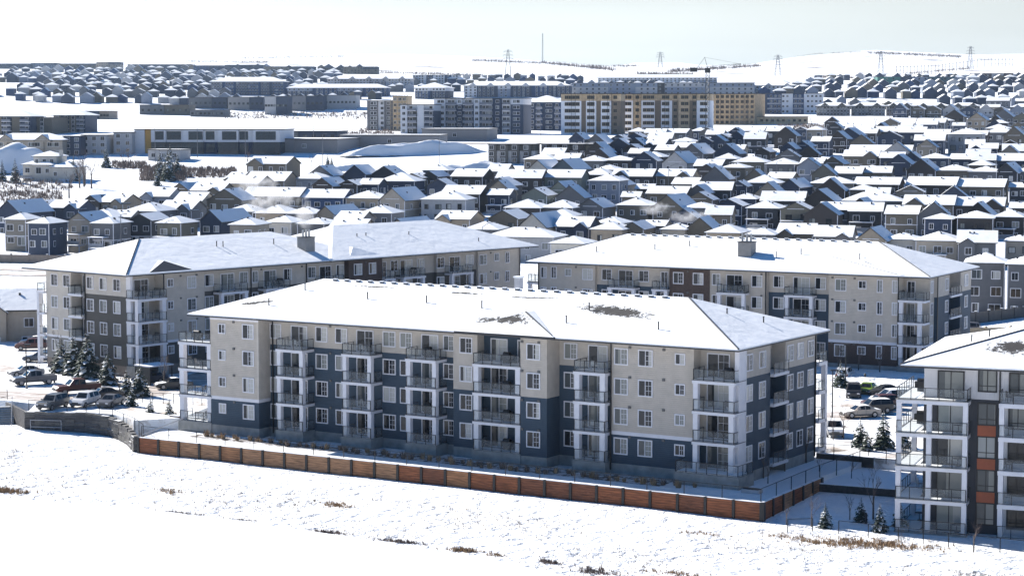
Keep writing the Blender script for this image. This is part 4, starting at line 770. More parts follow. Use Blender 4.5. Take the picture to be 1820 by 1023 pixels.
big('apartment_building', 'tallest white condominium block with dark balcony bays in the centre distance', 'apartment building', 771, 930, 176, 238, 24, 6, [(.13, WB, WB), (.13, SL, WB), (.06, NV, WB), (.13, SL, WB), (.06, WB, WB), (.15, SL, WB), (.1, NV, NV), (.1, WB, WB), (.14, SL, WB)], yaw=-10, extra='balconies', nwin=26)
big('apartment_building', 'slim grey and white tower at the left end of the white condominiums', 'apartment building', 653, 700, 180, 232, 16, 6, [(.4, GR, GR), (.25, WB, WB), (.35, GR, GR)], yaw=-10, nwin=8)
rs, sw, sh, sf = big('apartment_building', 'narrow tan tower still in scaffolding between the white condominium blocks', 'apartment building', 699, 724, 172, 233, 12, 6, [(1, WOODF, WOODF)], yaw=-10, nwin=3)
sc_ = MB()
for i in range(7):
    X = -sw / 2 - .8 + (sw + 1.6) * i / 6; sc_.box(X - .08, X + .08, -1.8, -1.64, -1, sh + 1, mat('scaffold', (.3, .24, .15)))
for k in range(8): sc_.box(-sw / 2 - 1, sw / 2 + 1, -1.8, -1.0, k * sh / 8 + .5, k * sh / 8 + .62, mat('scaffold', (.3, .24, .15)))
sc_.build('scaffold', rs)
big('apartment_building', 'navy apartment block with a snowy roof between the white condominiums and the wooden building', 'apartment building', 932, 997, 183, 232, 26, 5, [(.3, NV, NV), (.2, BL, BL), (.3, NV, NV), (.2, BL, BL)], yaw=-12, roof='hip', extra='balconies', nwin=12)
def wood(label, a, b, yt, yb, spec, yaw, n):
    r, w_, h, fh = big('apartment_building', label, 'apartment building', a, b, yt, yb, 26, 6, spec, yaw=yaw, wf=mat('opening_edge', (.3, .22, .13)), glass=G_DARK, nwin=n, ww=1.7, wh=1.6)
    for i in range(3):
        m = MB(); X = -w_ / 2 + w_ * (i + .7) / 3.3
        for s in (-1, 1): m.box(X + s * 1 - .07, X + s * 1 + .07, -1.5, -1.36, -1, h + .5, BLACK)
        for k in range(10): m.box(X - 1, X + 1, -1.48, -1.38, k * h / 10, k * h / 10 + .12, BLACK)
        m.build('scaffold', r)
wood('half-built block wrapped white under a bare wood top floor, left of the wooden pair', 997, 1102, 168, 239, [(.34, WRAP, WOODF), (.08, mat('open_bay', (.17, .125, .085)), WOODF), (.17, WRAP, WOODF), (.08, mat('open_bay', (.17, .125, .085)), WOODF), (.17, WRAP, WOODF), (.16, mat('open_bay', (.17, .125, .085)), WOODF)], -8, 16)
wood('longest six-storey wood-sheathed building under construction right of the white-wrapped one', 1102, 1262, 168, 236, [(.14, WRAP, WOODF), (.09, WOODF, WOODF), (.15, WRAP, WOODF), (.07, mat('open_bay', (.17, .125, .085)), WOODF), (.12, WRAP, WOODF), (.07, mat('open_bay', (.17, .125, .085)), WOODF), (.12, WOODF, WOODF), (.08, mat('open_bay', (.17, .125, .085)), WOODF), (.16, WRAP, WOODF)], -8, 24)
WOOD2 = mat('raw_sheathing', (.38, .27, .16), .85, amt=.25, scale=.8)
wood('bare brown wood-sheathed wing at the right end of the building under construction', 1262, 1338, 168, 222, [(1, WOOD2, WOOD2)], -20, 9)
big('unfinished_timber_frame', 'low unfinished timber framing in the snow right of the wooden construction building', 'building frame', 1338, 1434, 208, 221, 14, 1, [(1, WOODF, WOODF)], yaw=-4, nwin=10, wf=WOODF)
for i, (a, b, c1, c2) in enumerate([(868, 950, CHAR, mat('white_strip', (.42, .42, .43))), (962, 1036, BR, LG), (1040, 1078, TP, LG)]):
    sp = []
    for k in range(4): sp += [(.17, c1, c1), (.08, c2, c1)]
    big('townhouse_block', ['black flat-roofed townhouse block with white strips under the grey warehouse', 'brown flat-roofed townhouse block with grey strips right of the black one', 'short taupe townhouse block at the right end of the flat-roofed pair'][i], 'townhouse block', a, b, 257, 291 - i, 12, 3, sp, yaw=-10, nwin=8 if i < 2 else 4)
big('apartment_building', 'blue apartment block with white gabled bays behind the tallest white condominiums', 'apartment building', 825, 1012, 153, 173, 22, 4, [(.12, WB, WB), (.2, SL, SL), (.12, BG, WB), (.2, SL, SL), (.16, BL, BL), (.2, SL, SL)], yaw=-6, roof='gables', nwin=24)
big('institution_building', 'long low pale grey institutional building behind the wooden construction site', 'institutional building', 1016, 1338, 148, 169, 40, 3, [(.2, LG, BG), (.15, BG, BG), (.12, LG, BG), (.04, BR, BR), (.22, BG, LG), (.27, LG, BG)], yaw=-3, nwin=30, wf=LG)
big('apartment_building', 'long white apartment block on the skyline above the grey institutional building', 'apartment building', 1062, 1272, 139, 149, 20, 3, [(.2, WB, WB), (.3, SL, WB), (.2, WB, WB), (.3, BG, WB)], yaw=-4, roof='hip', nwin=30)
big('apartment_building', 'white apartment block with three pointed gables right of the tower crane', 'apartment building', 1283, 1412, 153, 168, 22, 3, [(.3, WB, WB), (.2, LG, WB), (.5, WB, WB)], yaw=-8, roof='gables', nwin=18)
big('apartment_building', 'grey and blue apartment block with a blank white end, left of the townhouse blocks', 'apartment building', 1330, 1458, 167, 203, 24, 4, [(.25, SL, SL), (.2, BL, BL), (.15, WB, WB), (.15, BL, BL), (.25, WB, WB)], yaw=-10, nwin=18, extra='balconies')
for i, (a, b) in enumerate([(1450, 1508), (1512, 1570), (1574, 1620), (1623, 1684), (1687, 1738)]):
    big('townhouse_block', 'grey townhouse block with twin gables, %s of the five far blocks' % ['first', 'second', 'middle', 'fourth', 'last'][i], 'townhouse block', a, b, 189, 206, 13, 3, [(.1, CHAR, CHAR), (.4, GR, GR), (.1, CHAR, CHAR), (.4, GR, GR)], yaw=-8, roof='gables', nwin=10, group='far twin-gabled townhouse blocks')
big('apartment_building', 'long pale apartment block with gables on the left hillside above the shops', 'apartment building', 583, 731, 141, 158, 20, 4, [(.15, BG, LG), (.2, SL, BG), (.15, BG, LG), (.2, SL, BG), (.3, BG, LG)], yaw=-6, roof='gables', nwin=26)
big('apartment_building', 'white and blue striped apartment block with no roof slope right of the pale gabled one', 'apartment building', 734, 815, 134, 151, 20, 4, [(.3, WB, WB), (.15, BL, BL), (.25, WB, WB), (.15, BL, BL), (.15, WB, WB)], yaw=-4, nwin=16)
big('apartment_building', 'dark blue corner apartment block under a snowy hip roof, just above the tan scaffold', 'apartment building', 738, 792, 157, 176, 24, 4, [(.5, BL, WB), (.5, NV, WB)], yaw=-15, roof='hip', nwin=9)
big('apartment_building', 'long blue-grey apartment block with balconies on the left, above the shopping centre', 'apartment building', 377, 506, 146, 169, 22, 4, [(.16, SL, SL), (.18, BL, BL), (.16, SL, SL), (.18, BL, BL), (.16, SL, SL), (.16, BL, BL)], yaw=-5, roof='hip', nwin=26)
big('apartment_building', 'low blue-grey apartment row between the long balcony block and the pale gabled block', 'apartment building', 512, 690, 157, 172, 18, 3, [(.25, SL, BG), (.25, BL, BL), (.25, SL, BG), (.25, BL, BL)], yaw=-4, roof='hip', nwin=22)
for i, (a, b, yt, yb, sp) in enumerate([(338, 405, 174, 193, [(.6, GR, GR), (.4, SL, SL)]), (407, 470, 173, 196, [(.6, STORE, STORE), (.4, SL, SL)]), (472, 512, 172, 204, [(.5, TP, LG), (.5, SL, SL)]), (250, 338, 187, 205, [(.5, GR, GR), (.5, SL, TP)]),
        (514, 576, 171, 197, [(.5, TP, STORE), (.5, SL, SL)]), (578, 634, 170, 194, [(1, SL, LG)]), (152, 196, 198, 212, [(.6, SL, SL), (.4, TAN, TAN)]), (340, 400, 196, 208, [(1, GR, GR)])]):
    big('store', ['boxy grey shop with raised left half, left end of the shopping row', 'grey big-box shop second in the shopping centre row', 'tall taupe shop with a pale sign band in the shopping centre', 'low grey shops with a canopy at the near left of the shopping centre', 'taupe and grey box shop right of the tall sign-band shop', 'blue-grey shop with a pale fascia at the right end of the shopping centre', 'small slate shop with a tan corner near the taupe apartments', 'tiny grey pavilion in front of the shopping centre'][i], 'store', a, b, yt, yb, 22, 1, sp, yaw=-4, nwin=8, wf=BLACK)
for i, (a, b, yt, yb, m) in enumerate([(-20, 57, 113.5, 123, SL), (59, 105, 112.5, 123, BG), (106, 174, 113.5, 123.5, TP), (175, 217, 111, 123.5, TAN), (230, 345, 115, 126, SL), (347, 400, 117, 129, BL), (402, 470, 116, 130, SL), (472, 560, 119, 131, TP), (612, 672, 119, 132, TP), (575, 611, 121, 131, BR)]):
    big('apartment_building', 'long flat %s building on the left skyline, %s' % (['blue-grey', 'pale blue', 'brown-grey', 'tan', 'slate', 'dark blue', 'slate', 'taupe', 'taupe', 'brown'][i], ORD[i]), 'apartment building', a, b, yt, yb, 25, 3, [(.5, m, m), (.5, m, SL)], yaw=-2, nwin=10, wf=m, group='long flat buildings on the left skyline')
big('school', 'long teal and green flat building below the power line on the right', 'institutional building', 1557, 1692, 137, 151, 30, 2, [(.3, mat('green_panel', (.03, .13, .11)), mat('green_panel', (.03, .13, .11))), (.15, SL, SL), (.2, BG, BG), (.35, mat('teal_panel', (.04, .09, .11)), mat('teal_panel', (.04, .09, .11)))], yaw=-3, nwin=12, wf=BLACK)
big('school', 'brown brick building with pale panels near the right edge under the slope', 'institutional building', 1728, 1796, 131, 146, 30, 2, [(.2, BRICK, LG), (.25, BRICK, BRICK), (.3, BRICK, LG), (.25, BRICK, BRICK)], yaw=-3, nwin=10)
# shed and villa on the open slope
big('shed', 'small white single-storey shed in front of the ochre-striped commercial building', 'shed', 263, 322, 267, 286, 10, 1, [(1, LG, LG)], yaw=-14, nwin=3, roof='flat')
def villa():
    Y = gsolve(80, 322); x = (80 - 910) / 3680 * Y; z = ground_z(x, Y)
    r = thing('house', 'large cream villa with stacked hip roofs and an attached garage alone on the left slope', 'house', (x, Y, z), -14)
    W = MB(); c = cm('cream'); W.box(-9, -4.2, 2, 11, -4, 5.4, c); W.box(-6, 2.5, 4, 12, 5.4, 8.2, c); W.box(-4.2, 2.5, .5, 11, -4, 5.4, c); W.box(2.5, 10.5, 0, 10, -4, 4.6, c); W.build('wall', r)
    F_ = MB(); hip_roof(F_, -9.6, -3.7, 1.4, 11.6, 5.4, .35, ROOFSNOW); hip_roof(F_, -6.6, 3.1, 3.4, 12.6, 8.2, .35, ROOFSNOW); hip_roof(F_, -4.7, 3.0, 0, 6, 5.35, .3, ROOFSNOW); hip_roof(F_, 1.9, 11.1, -.6, 10.6, 4.6, .4, ROOFSNOW); F_.build('roof', r)
    ch = MB(); ch.box(2.6, 3.6, 6, 7, 5, 10.5, c); ch.build('chimney', r)
    for (X, Y_, Z, a, b) in [(-7.3, 2, 2.8, 1.6, 1.6), (-7.3, 2, -.2, 2, 1.6), (-4.8, 4, 6, 1, 1.3), (-2, 4, 6, 1.2, 1.3), (.8, 4, 6, 1.2, 1.3), (-2.4, .5, 2.6, 1.8, 2), (.8, .5, 2.8, 1.2, 1.4), (4, 0, 1.8, 1.1, 1.3)]: window(r, X, Y_, Z, a, b, 0, WHITE, G_DARK, simple=True)
    g = MB(); g.box(5.4, 9.6, -.06, 0, -2.5, .8, WHITE); g.build('garage_door', r)
    b = MB(); b.box(-9.4, -4.4, -.4, 2, .9, 1.1, WHITE, SNOW)
    for X in (-9.2, -4.6): b.box(X - .15, X + .15, -.35, -.1, -4, .9, c)
    b.box(-9.4, -4.4, -.38, -.33, 1.1, 1.95, mat('rail_screen', (.3, .3, .31))); b.build('deck', r)
villa()
# ---------------------------------------------------------------- masts, pylons, crane
def at(px, Y, z=None):
    x = (px - 910) / 3680 * Y; return (x, Y, ground_z(x, Y) if z is None else z)
STEEL = mat('steel', (.16, .16, .17), .5, metal=.4)
def lattice(m, h, w0, w1, mt, r=.12, n=8):
    P = lambda k, i: ((w0 + (w1 - w0) * k / n) * (-1 if i in (0, 3) else 1), (w0 + (w1 - w0) * k / n) * (-1 if i < 2 else 1), h * k / n)
    for i in range(4): m.tube(P(0, i), P(n, i), r, r, mt, 4)
    for k in range(n):
        for i in range(4): m.tube(P(k, i), P(k + 1, (i + 1) % 4), r * .6, r * .6, mt, 3)
def pylon(px, Y, h, lab, arms=3):
    r = thing('power_pylon', lab, 'pylon', at(px, Y), 5, 'steel pylons on the hills'); m = MB(); lattice(m, h, 3.6, .8, STEEL, .28); m.build('tower', r)
    for k in range(arms):
        a = MB(); z = h * (.68 + .13 * k); L_ = 6.5 - k * .8; a.tube((-L_, 0, z), (L_, 0, z), .22, .22, STEEL, 4); a.tube((-L_, 0, z), (0, 0, z + 2), .14, .14, STEEL, 3); a.tube((L_, 0, z), (0, 0, z + 2), .14, .14, STEEL, 3)
        for s in (-1, 1): a.tube((s * L_, 0, z), (s * L_, 0, z - 2), .12, .12, STEEL, 3)
        a.build('crossarm', r)
pylon(903, 2400, 33, 'steel pylon left of the tall thin mast')
pylon(1380, 2500, 25, 'steel pylon between the crane and the right-hand hill')
pylon(1562, 2500, 30, 'steel pylon above the green flat building')
pylon(1720, 3000, 33, 'steel pylon standing highest at the right on the slope')
pylon(1172, 3200, 24, 'small faint pylon left of the tower crane')
r = thing('radio_mast', 'tall thin radio mast standing alone on the skyline', 'mast', at(964, 5200), 0); m = MB(); lattice(m, 72, 1.3, 1.0, STEEL, .5, 14); m.build('tower', r)
# tower crane
cz = at(1256, 1010); r = thing('tower_crane', 'dark luffing tower crane rising behind the wooden building under construction', 'crane', cz, -8)
m = MB(); lattice(m, 30, .8, .8, BLACK, .14, 12); m.build('mast', r)
m = MB(); m.box(-1.3, 1.3, -1.2, 1.2, 30, 32.3, BLACK); m.build('cab', r)
m = MB(); m.tube((-1, 0, 32), (16, 0, 34), .16, .1, BLACK, 4); m.tube((-1, 0, 33), (16, 0, 34.4), .1, .08, BLACK, 4)
for k in range(9): m.tube((-1 + k * 1.9, 0, 32 + k * .22), (.9 + k * 1.9, 0, 33.1 + k * .16), .06, .06, BLACK, 3)
m.build('jib', r); m = MB(); m.tube((0, 0, 32), (-1.5, 0, 37.5), .16, .12, BLACK, 4); m.tube((-1.5, 0, 37.5), (-5, 0, 32.5), .08, .08, BLACK, 3); m.tube((-1.5, 0, 37.5), (16, 0, 34.2), .05, .05, BLACK, 3); m.box(-8.5, -5, -.8, .8, 30.5, 32.5, BLACK); m.tube((0, 0, 31.5), (-8, 0, 31.5), .2, .2, BLACK, 4); m.build('counterweight', r)
# pole line climbing the right-hand slope
pm = MB(); pm.box(-.28, .28, -.28, .28, -2, 13, mat('pole_wood', (.12, .1, .09))); pm.box(-2.6, 2.6, -.15, .15, 11.2, 11.6, mat('pole_wood', (.12, .1, .09))); pme = pm.mesh('utility_pole')
for i in range(34):
    f = i / 33; px = 1590 + 205 * f; Y = 2450 + 900 * f
    tag(inst('utility_pole', pme, None, at(px, Y)), NUMW[i] + ' utility pole from the left in the line climbing the right-hand slope', 'utility pole', 'utility poles climbing the right-hand slope')
# street lamps and poles among the houses
def lamp(px, yb, h, lab, curved=False, Y=None, mt=None):
    Y = Y or gsolve(px, yb); r = thing('street_lamp', lab, 'street lamp', at(px, Y), -20); mt = mt or STEEL; m = MB(); m.tube((0, 0, 0), (0, 0, h), .13, .08, mt, 6); m.build('pole', r)
    a = MB(); L_ = 2.6 if curved else 1.0; zp = (0, 0, h)
    for k in range(5):
        t = (k + 1) / 5; q = (L_ * t, 0, h + math.sin(t * 1.57) * (1.2 if curved else .2)); a.tube(zp, q, .07, .06, mt, 5); zp = q
    a.build('arm', r); b = MB(); b.box(zp[0] - .1, zp[0] + .7, -.18, .18, zp[2] - .08, zp[2] + .08, mt); b.build('lamp_head', r)
lamp(214, 446, 9.8, 'straight grey lamp pole in front of the far left row of houses', Y=488)
lamp(287, 430, 7.2, 'curved-arm street lamp among the far left row of houses', True, Y=490)
lamp(574, 300, 13, 'tall pole lamp on the open snow left of the snow mound', Y=735)
lamp(781, 300, 13, 'tall pale pole lamp on the open snow right of the snow mound', Y=720)
lamp(558, 262, 12, 'pole lamp in front of the long pale grey box store')
lamp(277, 300, 13, 'pole lamp standing over the small white shed', Y=765)
lamp(352, 280, 12, 'pole lamp before the left half of the white commercial building')
lamp(437, 280, 12, 'pole lamp before the right half of the white commercial building')
lamp(945, 228, 12, 'pole lamp in front of the navy apartment block')
lamp(961, 254, 10, 'curved lamp on the lot left of the wooden building', True)
lamp(857, 428, 8, 'curved street lamp behind the left apartment block\'s right ridge', True, Y=470)
lamp(1652, 470, 7, 'curved street lamp behind the right apartment block\'s corner', True, Y=390)
lamp(1188, 345, 9, 'curved street lamp in the middle of the snowy suburb', True, Y=660)
lamp(1380, 320, 9, 'slim street lamp beside the pale hip-roofed house in the suburb', Y=680)
# ---------------------------------------------------------------- ground
GSNOW = snow_mat('field_snow', dist=1.1, bump=1.0, bscale=.6, dirt=(.3, .27, .23), dscale=.9, thr=(.66, .74), streak=1)
YSNOW = snow_mat('yard_snow', bump=.7, bscale=.9)
FARSNOW = snow_mat('far_snow', bump=.4, bscale=.05, dirt=(.22, .2, .19), dscale=.02, thr=(.56, .72), streak=.35)
PONDSNOW = snow_mat('pond_snow', dist=.5, bump=.3, bscale=.3)
LOTSNOW = snow_mat('lot_snow', bump=.3, bscale=.9, dirt=(.42, .36, .31), dscale=.28, thr=(.5, .62), streak=1)
SLUSH = snow_mat('slush', c=(.62, .58, .55), bump=.4, bscale=.8, dirt=(.26, .21, .18), dscale=.3, thr=(.4, .6), streak=4)
def sheet(name, xs, ys, m, zf=ground_z, dz=0):
    mb = MB(); n = len(xs)
    mb.v = [(x, y, zf(x, y) + dz) for y in ys for x in xs]; mb.mi(m)
    for j in range(len(ys) - 1):
        for i in range(n - 1): mb.f.append((j * n + i, j * n + i + 1, (j + 1) * n + i + 1, (j + 1) * n + i)); mb.m.append(0)
    return mb.build(name, smooth=True)
xs = [-6000, -4000, -2600, -1800, -1300, -1000, -800, -650] + [-520 + 20 * i for i in range(53)] + [650, 800, 1000, 1300, 1800, 2600, 4000, 6000]
ys_n = [40 + 10 * i for i in range(48)]
ys_f = [510 + 20 * i for i in range(60)] + [1710 + 60 * i for i in range(30)] + [3500 + 150 * i for i in range(21)] + [6700, 7500, 9000, 12000]
tag(sheet('snow_field', xs, [-400, -100, 0] + ys_n + [510], GSNOW), kind='structure')
HILLSNOW = snow_mat('hill_snow', bump=.4, bscale=.01, dirt=(.2, .18, .18), dscale=.012, thr=(.53, .66), streak=.4)
cut = [y for y in ys_f[1:] if y <= 2370]
tag(sheet('suburb_snow', xs, [510] + cut, FARSNOW), kind='structure'); tag(sheet('hills', xs, [cut[-1]] + [y for y in ys_f if y > 2370], HILLSNOW), kind='structure')
def L2W(u, v, o=A_O, yaw=A_Y):
    a = R(yaw); return (o[0] + u * math.cos(a) - v * math.sin(a), o[1] + u * math.sin(a) + v * math.cos(a))
# frozen pond in the near foreground
p = MB(); pts = [(-120, 245), (-70, 209), (-50.5, 201.8), (-35, 195.9), (-17.8, 185.1), (-.5, 172), (4.2, 167), (14, 150), (20, 120), (0, 60), (-150, 60)]
p.prism([(a, b) for a, b in pts][::-1], -3.4, -2.93, PONDSNOW); tag(p.build('frozen_pond'), kind='structure')
# raised yard of the front block, terraces and car parks
WT, WBs = -1.2, -3.1
wp = [L2W(-70.3, -6.6), L2W(5.7, -5.7), L2W(5.0, 9.6)]
p = MB(); p.prism([L2W(-70.0, -6.3), L2W(5.4, -5.4), L2W(4.7, 9.6), L2W(4.7, 26), L2W(-74, 26), L2W(-73.5, 6)], -3.6, WT - .02, YSNOW); tag(p.build('yard'), kind='structure')
p = MB(); p.prism([(29.6, 203.2), (42, 197.2), (60, 205), (62, 235), (36, 232), (31.5, 215.5)], -3.6, -1.75, YSNOW); tag(p.build('lower_terrace'), kind='structure')
p = MB(); p.prism([(32.3, 215), (44, 208.2), (90, 215), (120, 290), (60, 330), (-30, 330), (-48, 250), L2W(-40, 24), L2W(2, 24)], -3.6, -.72, LOTSNOW); tag(p.build('car_park_right'), kind='structure')
p = MB(); p.prism([(-57.0, 242.0), (-50, 240.9), (-46.6, 239.2), (-44.6, 236.6), (-43.2, 234.2), (-38, 236.5), (-33, 262), (-40, 300), (-50, 335), (-115, 335), (-110, 270), (-62, 251), (-57.5, 248)], -3.8, -.05, LOTSNOW); tag(p.build('car_park_left'), kind='structure')
MULCH = snow_mat('mulch_bed', c=(.6, .6, .62), bump=.5, bscale=1.5, dirt=(.1, .075, .06), dscale=1.2, thr=(.44, .56))
p = MB(); a_, b_, c_, d_ = L2W(-66, -1.15), L2W(-66, -3.3), L2W(-6.5, -3.1), L2W(-6.5, .9); p.poly([(*b_, WT - .005), (*c_, WT - .005), (*d_, WT - .005), (*a_, WT - .005)], MULCH); tag(p.build('planting_bed'), kind='structure')
def strip(name, pts, wd, m, z=None, dz=.03, lab=None):
    mb = MB(); 
    for (a, b) in zip(pts, pts[1:]):
        n = max(1, int(math.dist(a, b) / 6)); ux, uy = (b[0] - a[0]) / math.dist(a, b), (b[1] - a[1]) / math.dist(a, b)
        for i in range(n):
            q = [(a[0] + (b[0] - a[0]) * t / n, a[1] + (b[1] - a[1]) * t / n) for t in (i, i + 1)]
            c = [(q[0][0] + uy * wd / 2, q[0][1] - ux * wd / 2), (q[1][0] + uy * wd / 2, q[1][1] - ux * wd / 2), (q[1][0] - uy * wd / 2, q[1][1] + ux * wd / 2), (q[0][0] - uy * wd / 2, q[0][1] + ux * wd / 2)]
            mb.poly([(x, y, (ground_z(x, y) if z is None else z) + dz) for x, y in c], m)
    return tag(mb.build(name), kind='structure')
strip('driveway', [(-80, 262), (-62, 256), (-50, 250), (-44, 262), (-38, 285)], 6, SLUSH, -.05, .012)
strip('driveway', [(-95, 300), (-76, 292), (-68, 280)], 3.2, SLUSH, -.05, .018)
strip('driveway', [(35, 240), (44, 246), (52, 262), (40, 290)], 6, SLUSH, -.72, .012)
strip('road', [(-150, 452), (-112, 449), (-85, 441), (-60, 430)], 5, SLUSH, dz=.12); strip('road', [(-150, 440), (-112, 436), (-85, 430), (-60, 420)], 5, SLUSH, dz=.12)
strip('road', [(-240, 872), (-120, 858), (-40, 880), (60, 890)], 8, SLUSH, dz=.15)
# snow mounds
def mound(px, Y, w_, d, h, yaw, lab, seed):
    q = random.Random(seed); mb = MB(); n = 34; x0, y0, z0 = at(px, Y); v = []
    for j in range(n + 1):
        for i in range(n + 1):
            u, t = i / n * 2 - 1, j / n * 2 - 1; r_ = math.sqrt(u * u + t * t)
            prof = max(0, 1 - abs(u) ** 2.2) * (smooth(-1, -.25, t) if t < 0 else 1 - smooth(.1, 1, t))
            v.append((u * w_ / 2, t * d / 2, h * prof * (1 + .14 * math.sin(u * 5 + t * 3) + .08 * math.sin(u * 11 - t * 7)) + q.uniform(-.16, .16) - .4))
    mb.v = v; mb.mi(SNOW)
    for j in range(n):
        for i in range(n): a = j * (n + 1) + i; mb.f.append((a, a + 1, a + n + 2, a + n + 1)); mb.m.append(0)
    o = mb.build('snow_pile', None, (x0, y0, z0), R(yaw), True); tag(o, lab, 'snow pile'); return o
mound(745, 800, 64, 10, 5.0, 24, 'broad snow mound with a blue-shaded face in front of the grey warehouse', 1)
mound(10, 735, 44, 22, 9, 18, 'snow mound with a blue-shaded face cut by the left edge', 2)
mound(845, 735, 34, 14, 3.6, 14, 'low snow bank left of the black townhouse block', 3)
mound(620, 740, 26, 8, 2.2, 16, 'small snow bank below the broad snow mound', 4)
# ---------------------------------------------------------------- retaining walls and fences
WOOD = []
for i, c in enumerate([(.21, .072, .03), (.27, .13, .062), (.15, .055, .027), (.3, .165, .09)]):
    m = mat('timber_%s' % 'abcd'[i], c, .85, 'logs', amt=.5, scale=2.2); WOOD.append(m)
def timber_wall():
    r = thing('retaining_wall', 'long brown timber retaining wall with black steel posts in front of the front apartment block', 'retaining wall', (wp[0][0], wp[0][1], 0), 0)
    def seg(a, b, n, cols):
        d = math.dist(a, b); ux, uy = (b[0] - a[0]) / d, (b[1] - a[1]) / d; ang = math.atan2(uy, ux); st = d / n
        for i in range(n):
            mb = MB(); c = cols[i % len(cols)] if not callable(cols) else cols(i)
            mb.box(.1, st - .1, 0, .2, WBs - .1, WT - .02, c); mb.box(.1, st - .1, -.03, .22, WT - .02, WT + .03, SNOW)
            mb.build('timber_panel', r, (a[0] + ux * st * i - wp[0][0], a[1] + uy * st * i - wp[0][1], 0), ang)
        for i in range(n + 1):
            mb = MB(); wd = .24 if i == n else .14; mb.box(-wd, wd, -.12, .22, WBs - .1, WT + .02, BLACK); mb.build('post', r, (a[0] + ux * st * i - wp[0][0], a[1] + uy * st * i - wp[0][1], 0), ang)
    q = random.Random(3)
    seg(wp[0], wp[1], 26, lambda i: WOOD[0] if i == 0 else (WOOD[q.choice([1, 3, 3])] if i < 12 else WOOD[q.choice([0, 0, 1, 2])]))
    seg(wp[1], wp[2], 6, lambda i: WOOD[q.choice([0, 3])])
timber_wall()
def fence(name, lab, pts, z, st, h=1.25, m=None, z2=None, mesh=True, cat='fence'):
    m = m or BLACK; r = thing(name, lab, cat, (pts[0][0], pts[0][1], z)); rl = MB(); g = MB(); zz = z
    tot = sum(math.dist(a, b) for a, b in zip(pts, pts[1:])); run = 0
    for k, (a, b) in enumerate(zip(pts, pts[1:])):
        d = math.dist(a, b); n = max(1, round(d / st)); f = lambda s: ((z2 - z) * s / tot if z2 is not None else 0)
        for i in range(n + (k == len(pts) - 2)):
            x, y = a[0] + (b[0] - a[0]) * i / n - pts[0][0], a[1] + (b[1] - a[1]) * i / n - pts[0][1]
            p_ = MB(); p_.tube((0, 0, -.4), (0, 0, h), .045, .045, m, 5); p_.build('post', r, (x, y, f(run + d * i / n)))
        A_ = (a[0] - pts[0][0], a[1] - pts[0][1], f(run)); B_ = (b[0] - pts[0][0], b[1] - pts[0][1], f(run + d))
        rl.tube((A_[0], A_[1], A_[2] + h), (B_[0], B_[1], B_[2] + h), .035, .035, m, 4)
        if mesh: g.poly([(A_[0], A_[1], A_[2] + .05), (B_[0], B_[1], B_[2] + .05), (B_[0], B_[1], B_[2] + h), (A_[0], A_[1], A_[2] + h)], CHAIN)
        run += d
    rl.build('rail', r)
    if mesh: g.build('chain_link', r)
    return r
def _chain():
    m, t, b = base_mat('chain_link'); b.inputs['Base Color'].default_value = (.03, .03, .03, 1); tr = t.nodes.new('ShaderNodeBsdfTransparent'); mx = t.nodes.new('ShaderNodeMixShader'); mx.inputs[0].default_value = .13
    t.links.new(tr.outputs[0], mx.inputs[1]); t.links.new(b.outputs[0], mx.inputs[2]); t.links.new(mx.outputs[0], t.nodes['Material Output'].inputs[0]); return m
CHAIN = _chain()
f1 = [L2W(-70.1, -6.3), L2W(5.4, -5.4), L2W(4.7, 9.8), L2W(4.9, 22)]
fence('chain_link_fence', 'black chain-link fence along the top of the brown timber retaining wall', f1, WT, 3.9)
fence('chain_link_fence', 'short black fence on the lower snow from the timber wall corner toward the gate gap', [(24.4, 182.3), (26.6, 184.4)] if 0 else [(24.9, 184.6), (27.2, 185.0)], -2.95, 2.4)
fence('chain_link_fence', 'black fence on the snow running past the white and orange block to the right edge', [(29.4, 183.9), (34.2, 180.9), (50, 171.4)], -2.95, 2.4)
fence('chain_link_fence', 'black fence on the upper terrace left of the white and orange block', [(31, 214.6), (43.5, 208.4)], -.72, 2.6)
DARKW = mat('dark_block_wall', (.06, .058, .055), .9, 'brick', amt=.3, scale=3)
for (a, b, z0, z1, lab) in [((29.2, 203.4), (42.5, 197.2), -3.2, -1.7, 'lower dark stepped retaining wall between the front block and the white and orange block'), ((32, 215.2), (44.5, 208.4), -2.4, -.68, 'upper dark stepped retaining wall just below the spruces beside the right car park')]:
    d = math.dist(a, b); mb = MB(); mb.box(0, d, -.2, .2, z0, z1, DARKW); mb.box(0, d, -.22, .22, z1, z1 + .05, SNOW); tag(mb.build('retaining_wall', None, (a[0], a[1], 0), math.atan2(b[1] - a[1], b[0] - a[0])), lab, 'retaining wall')
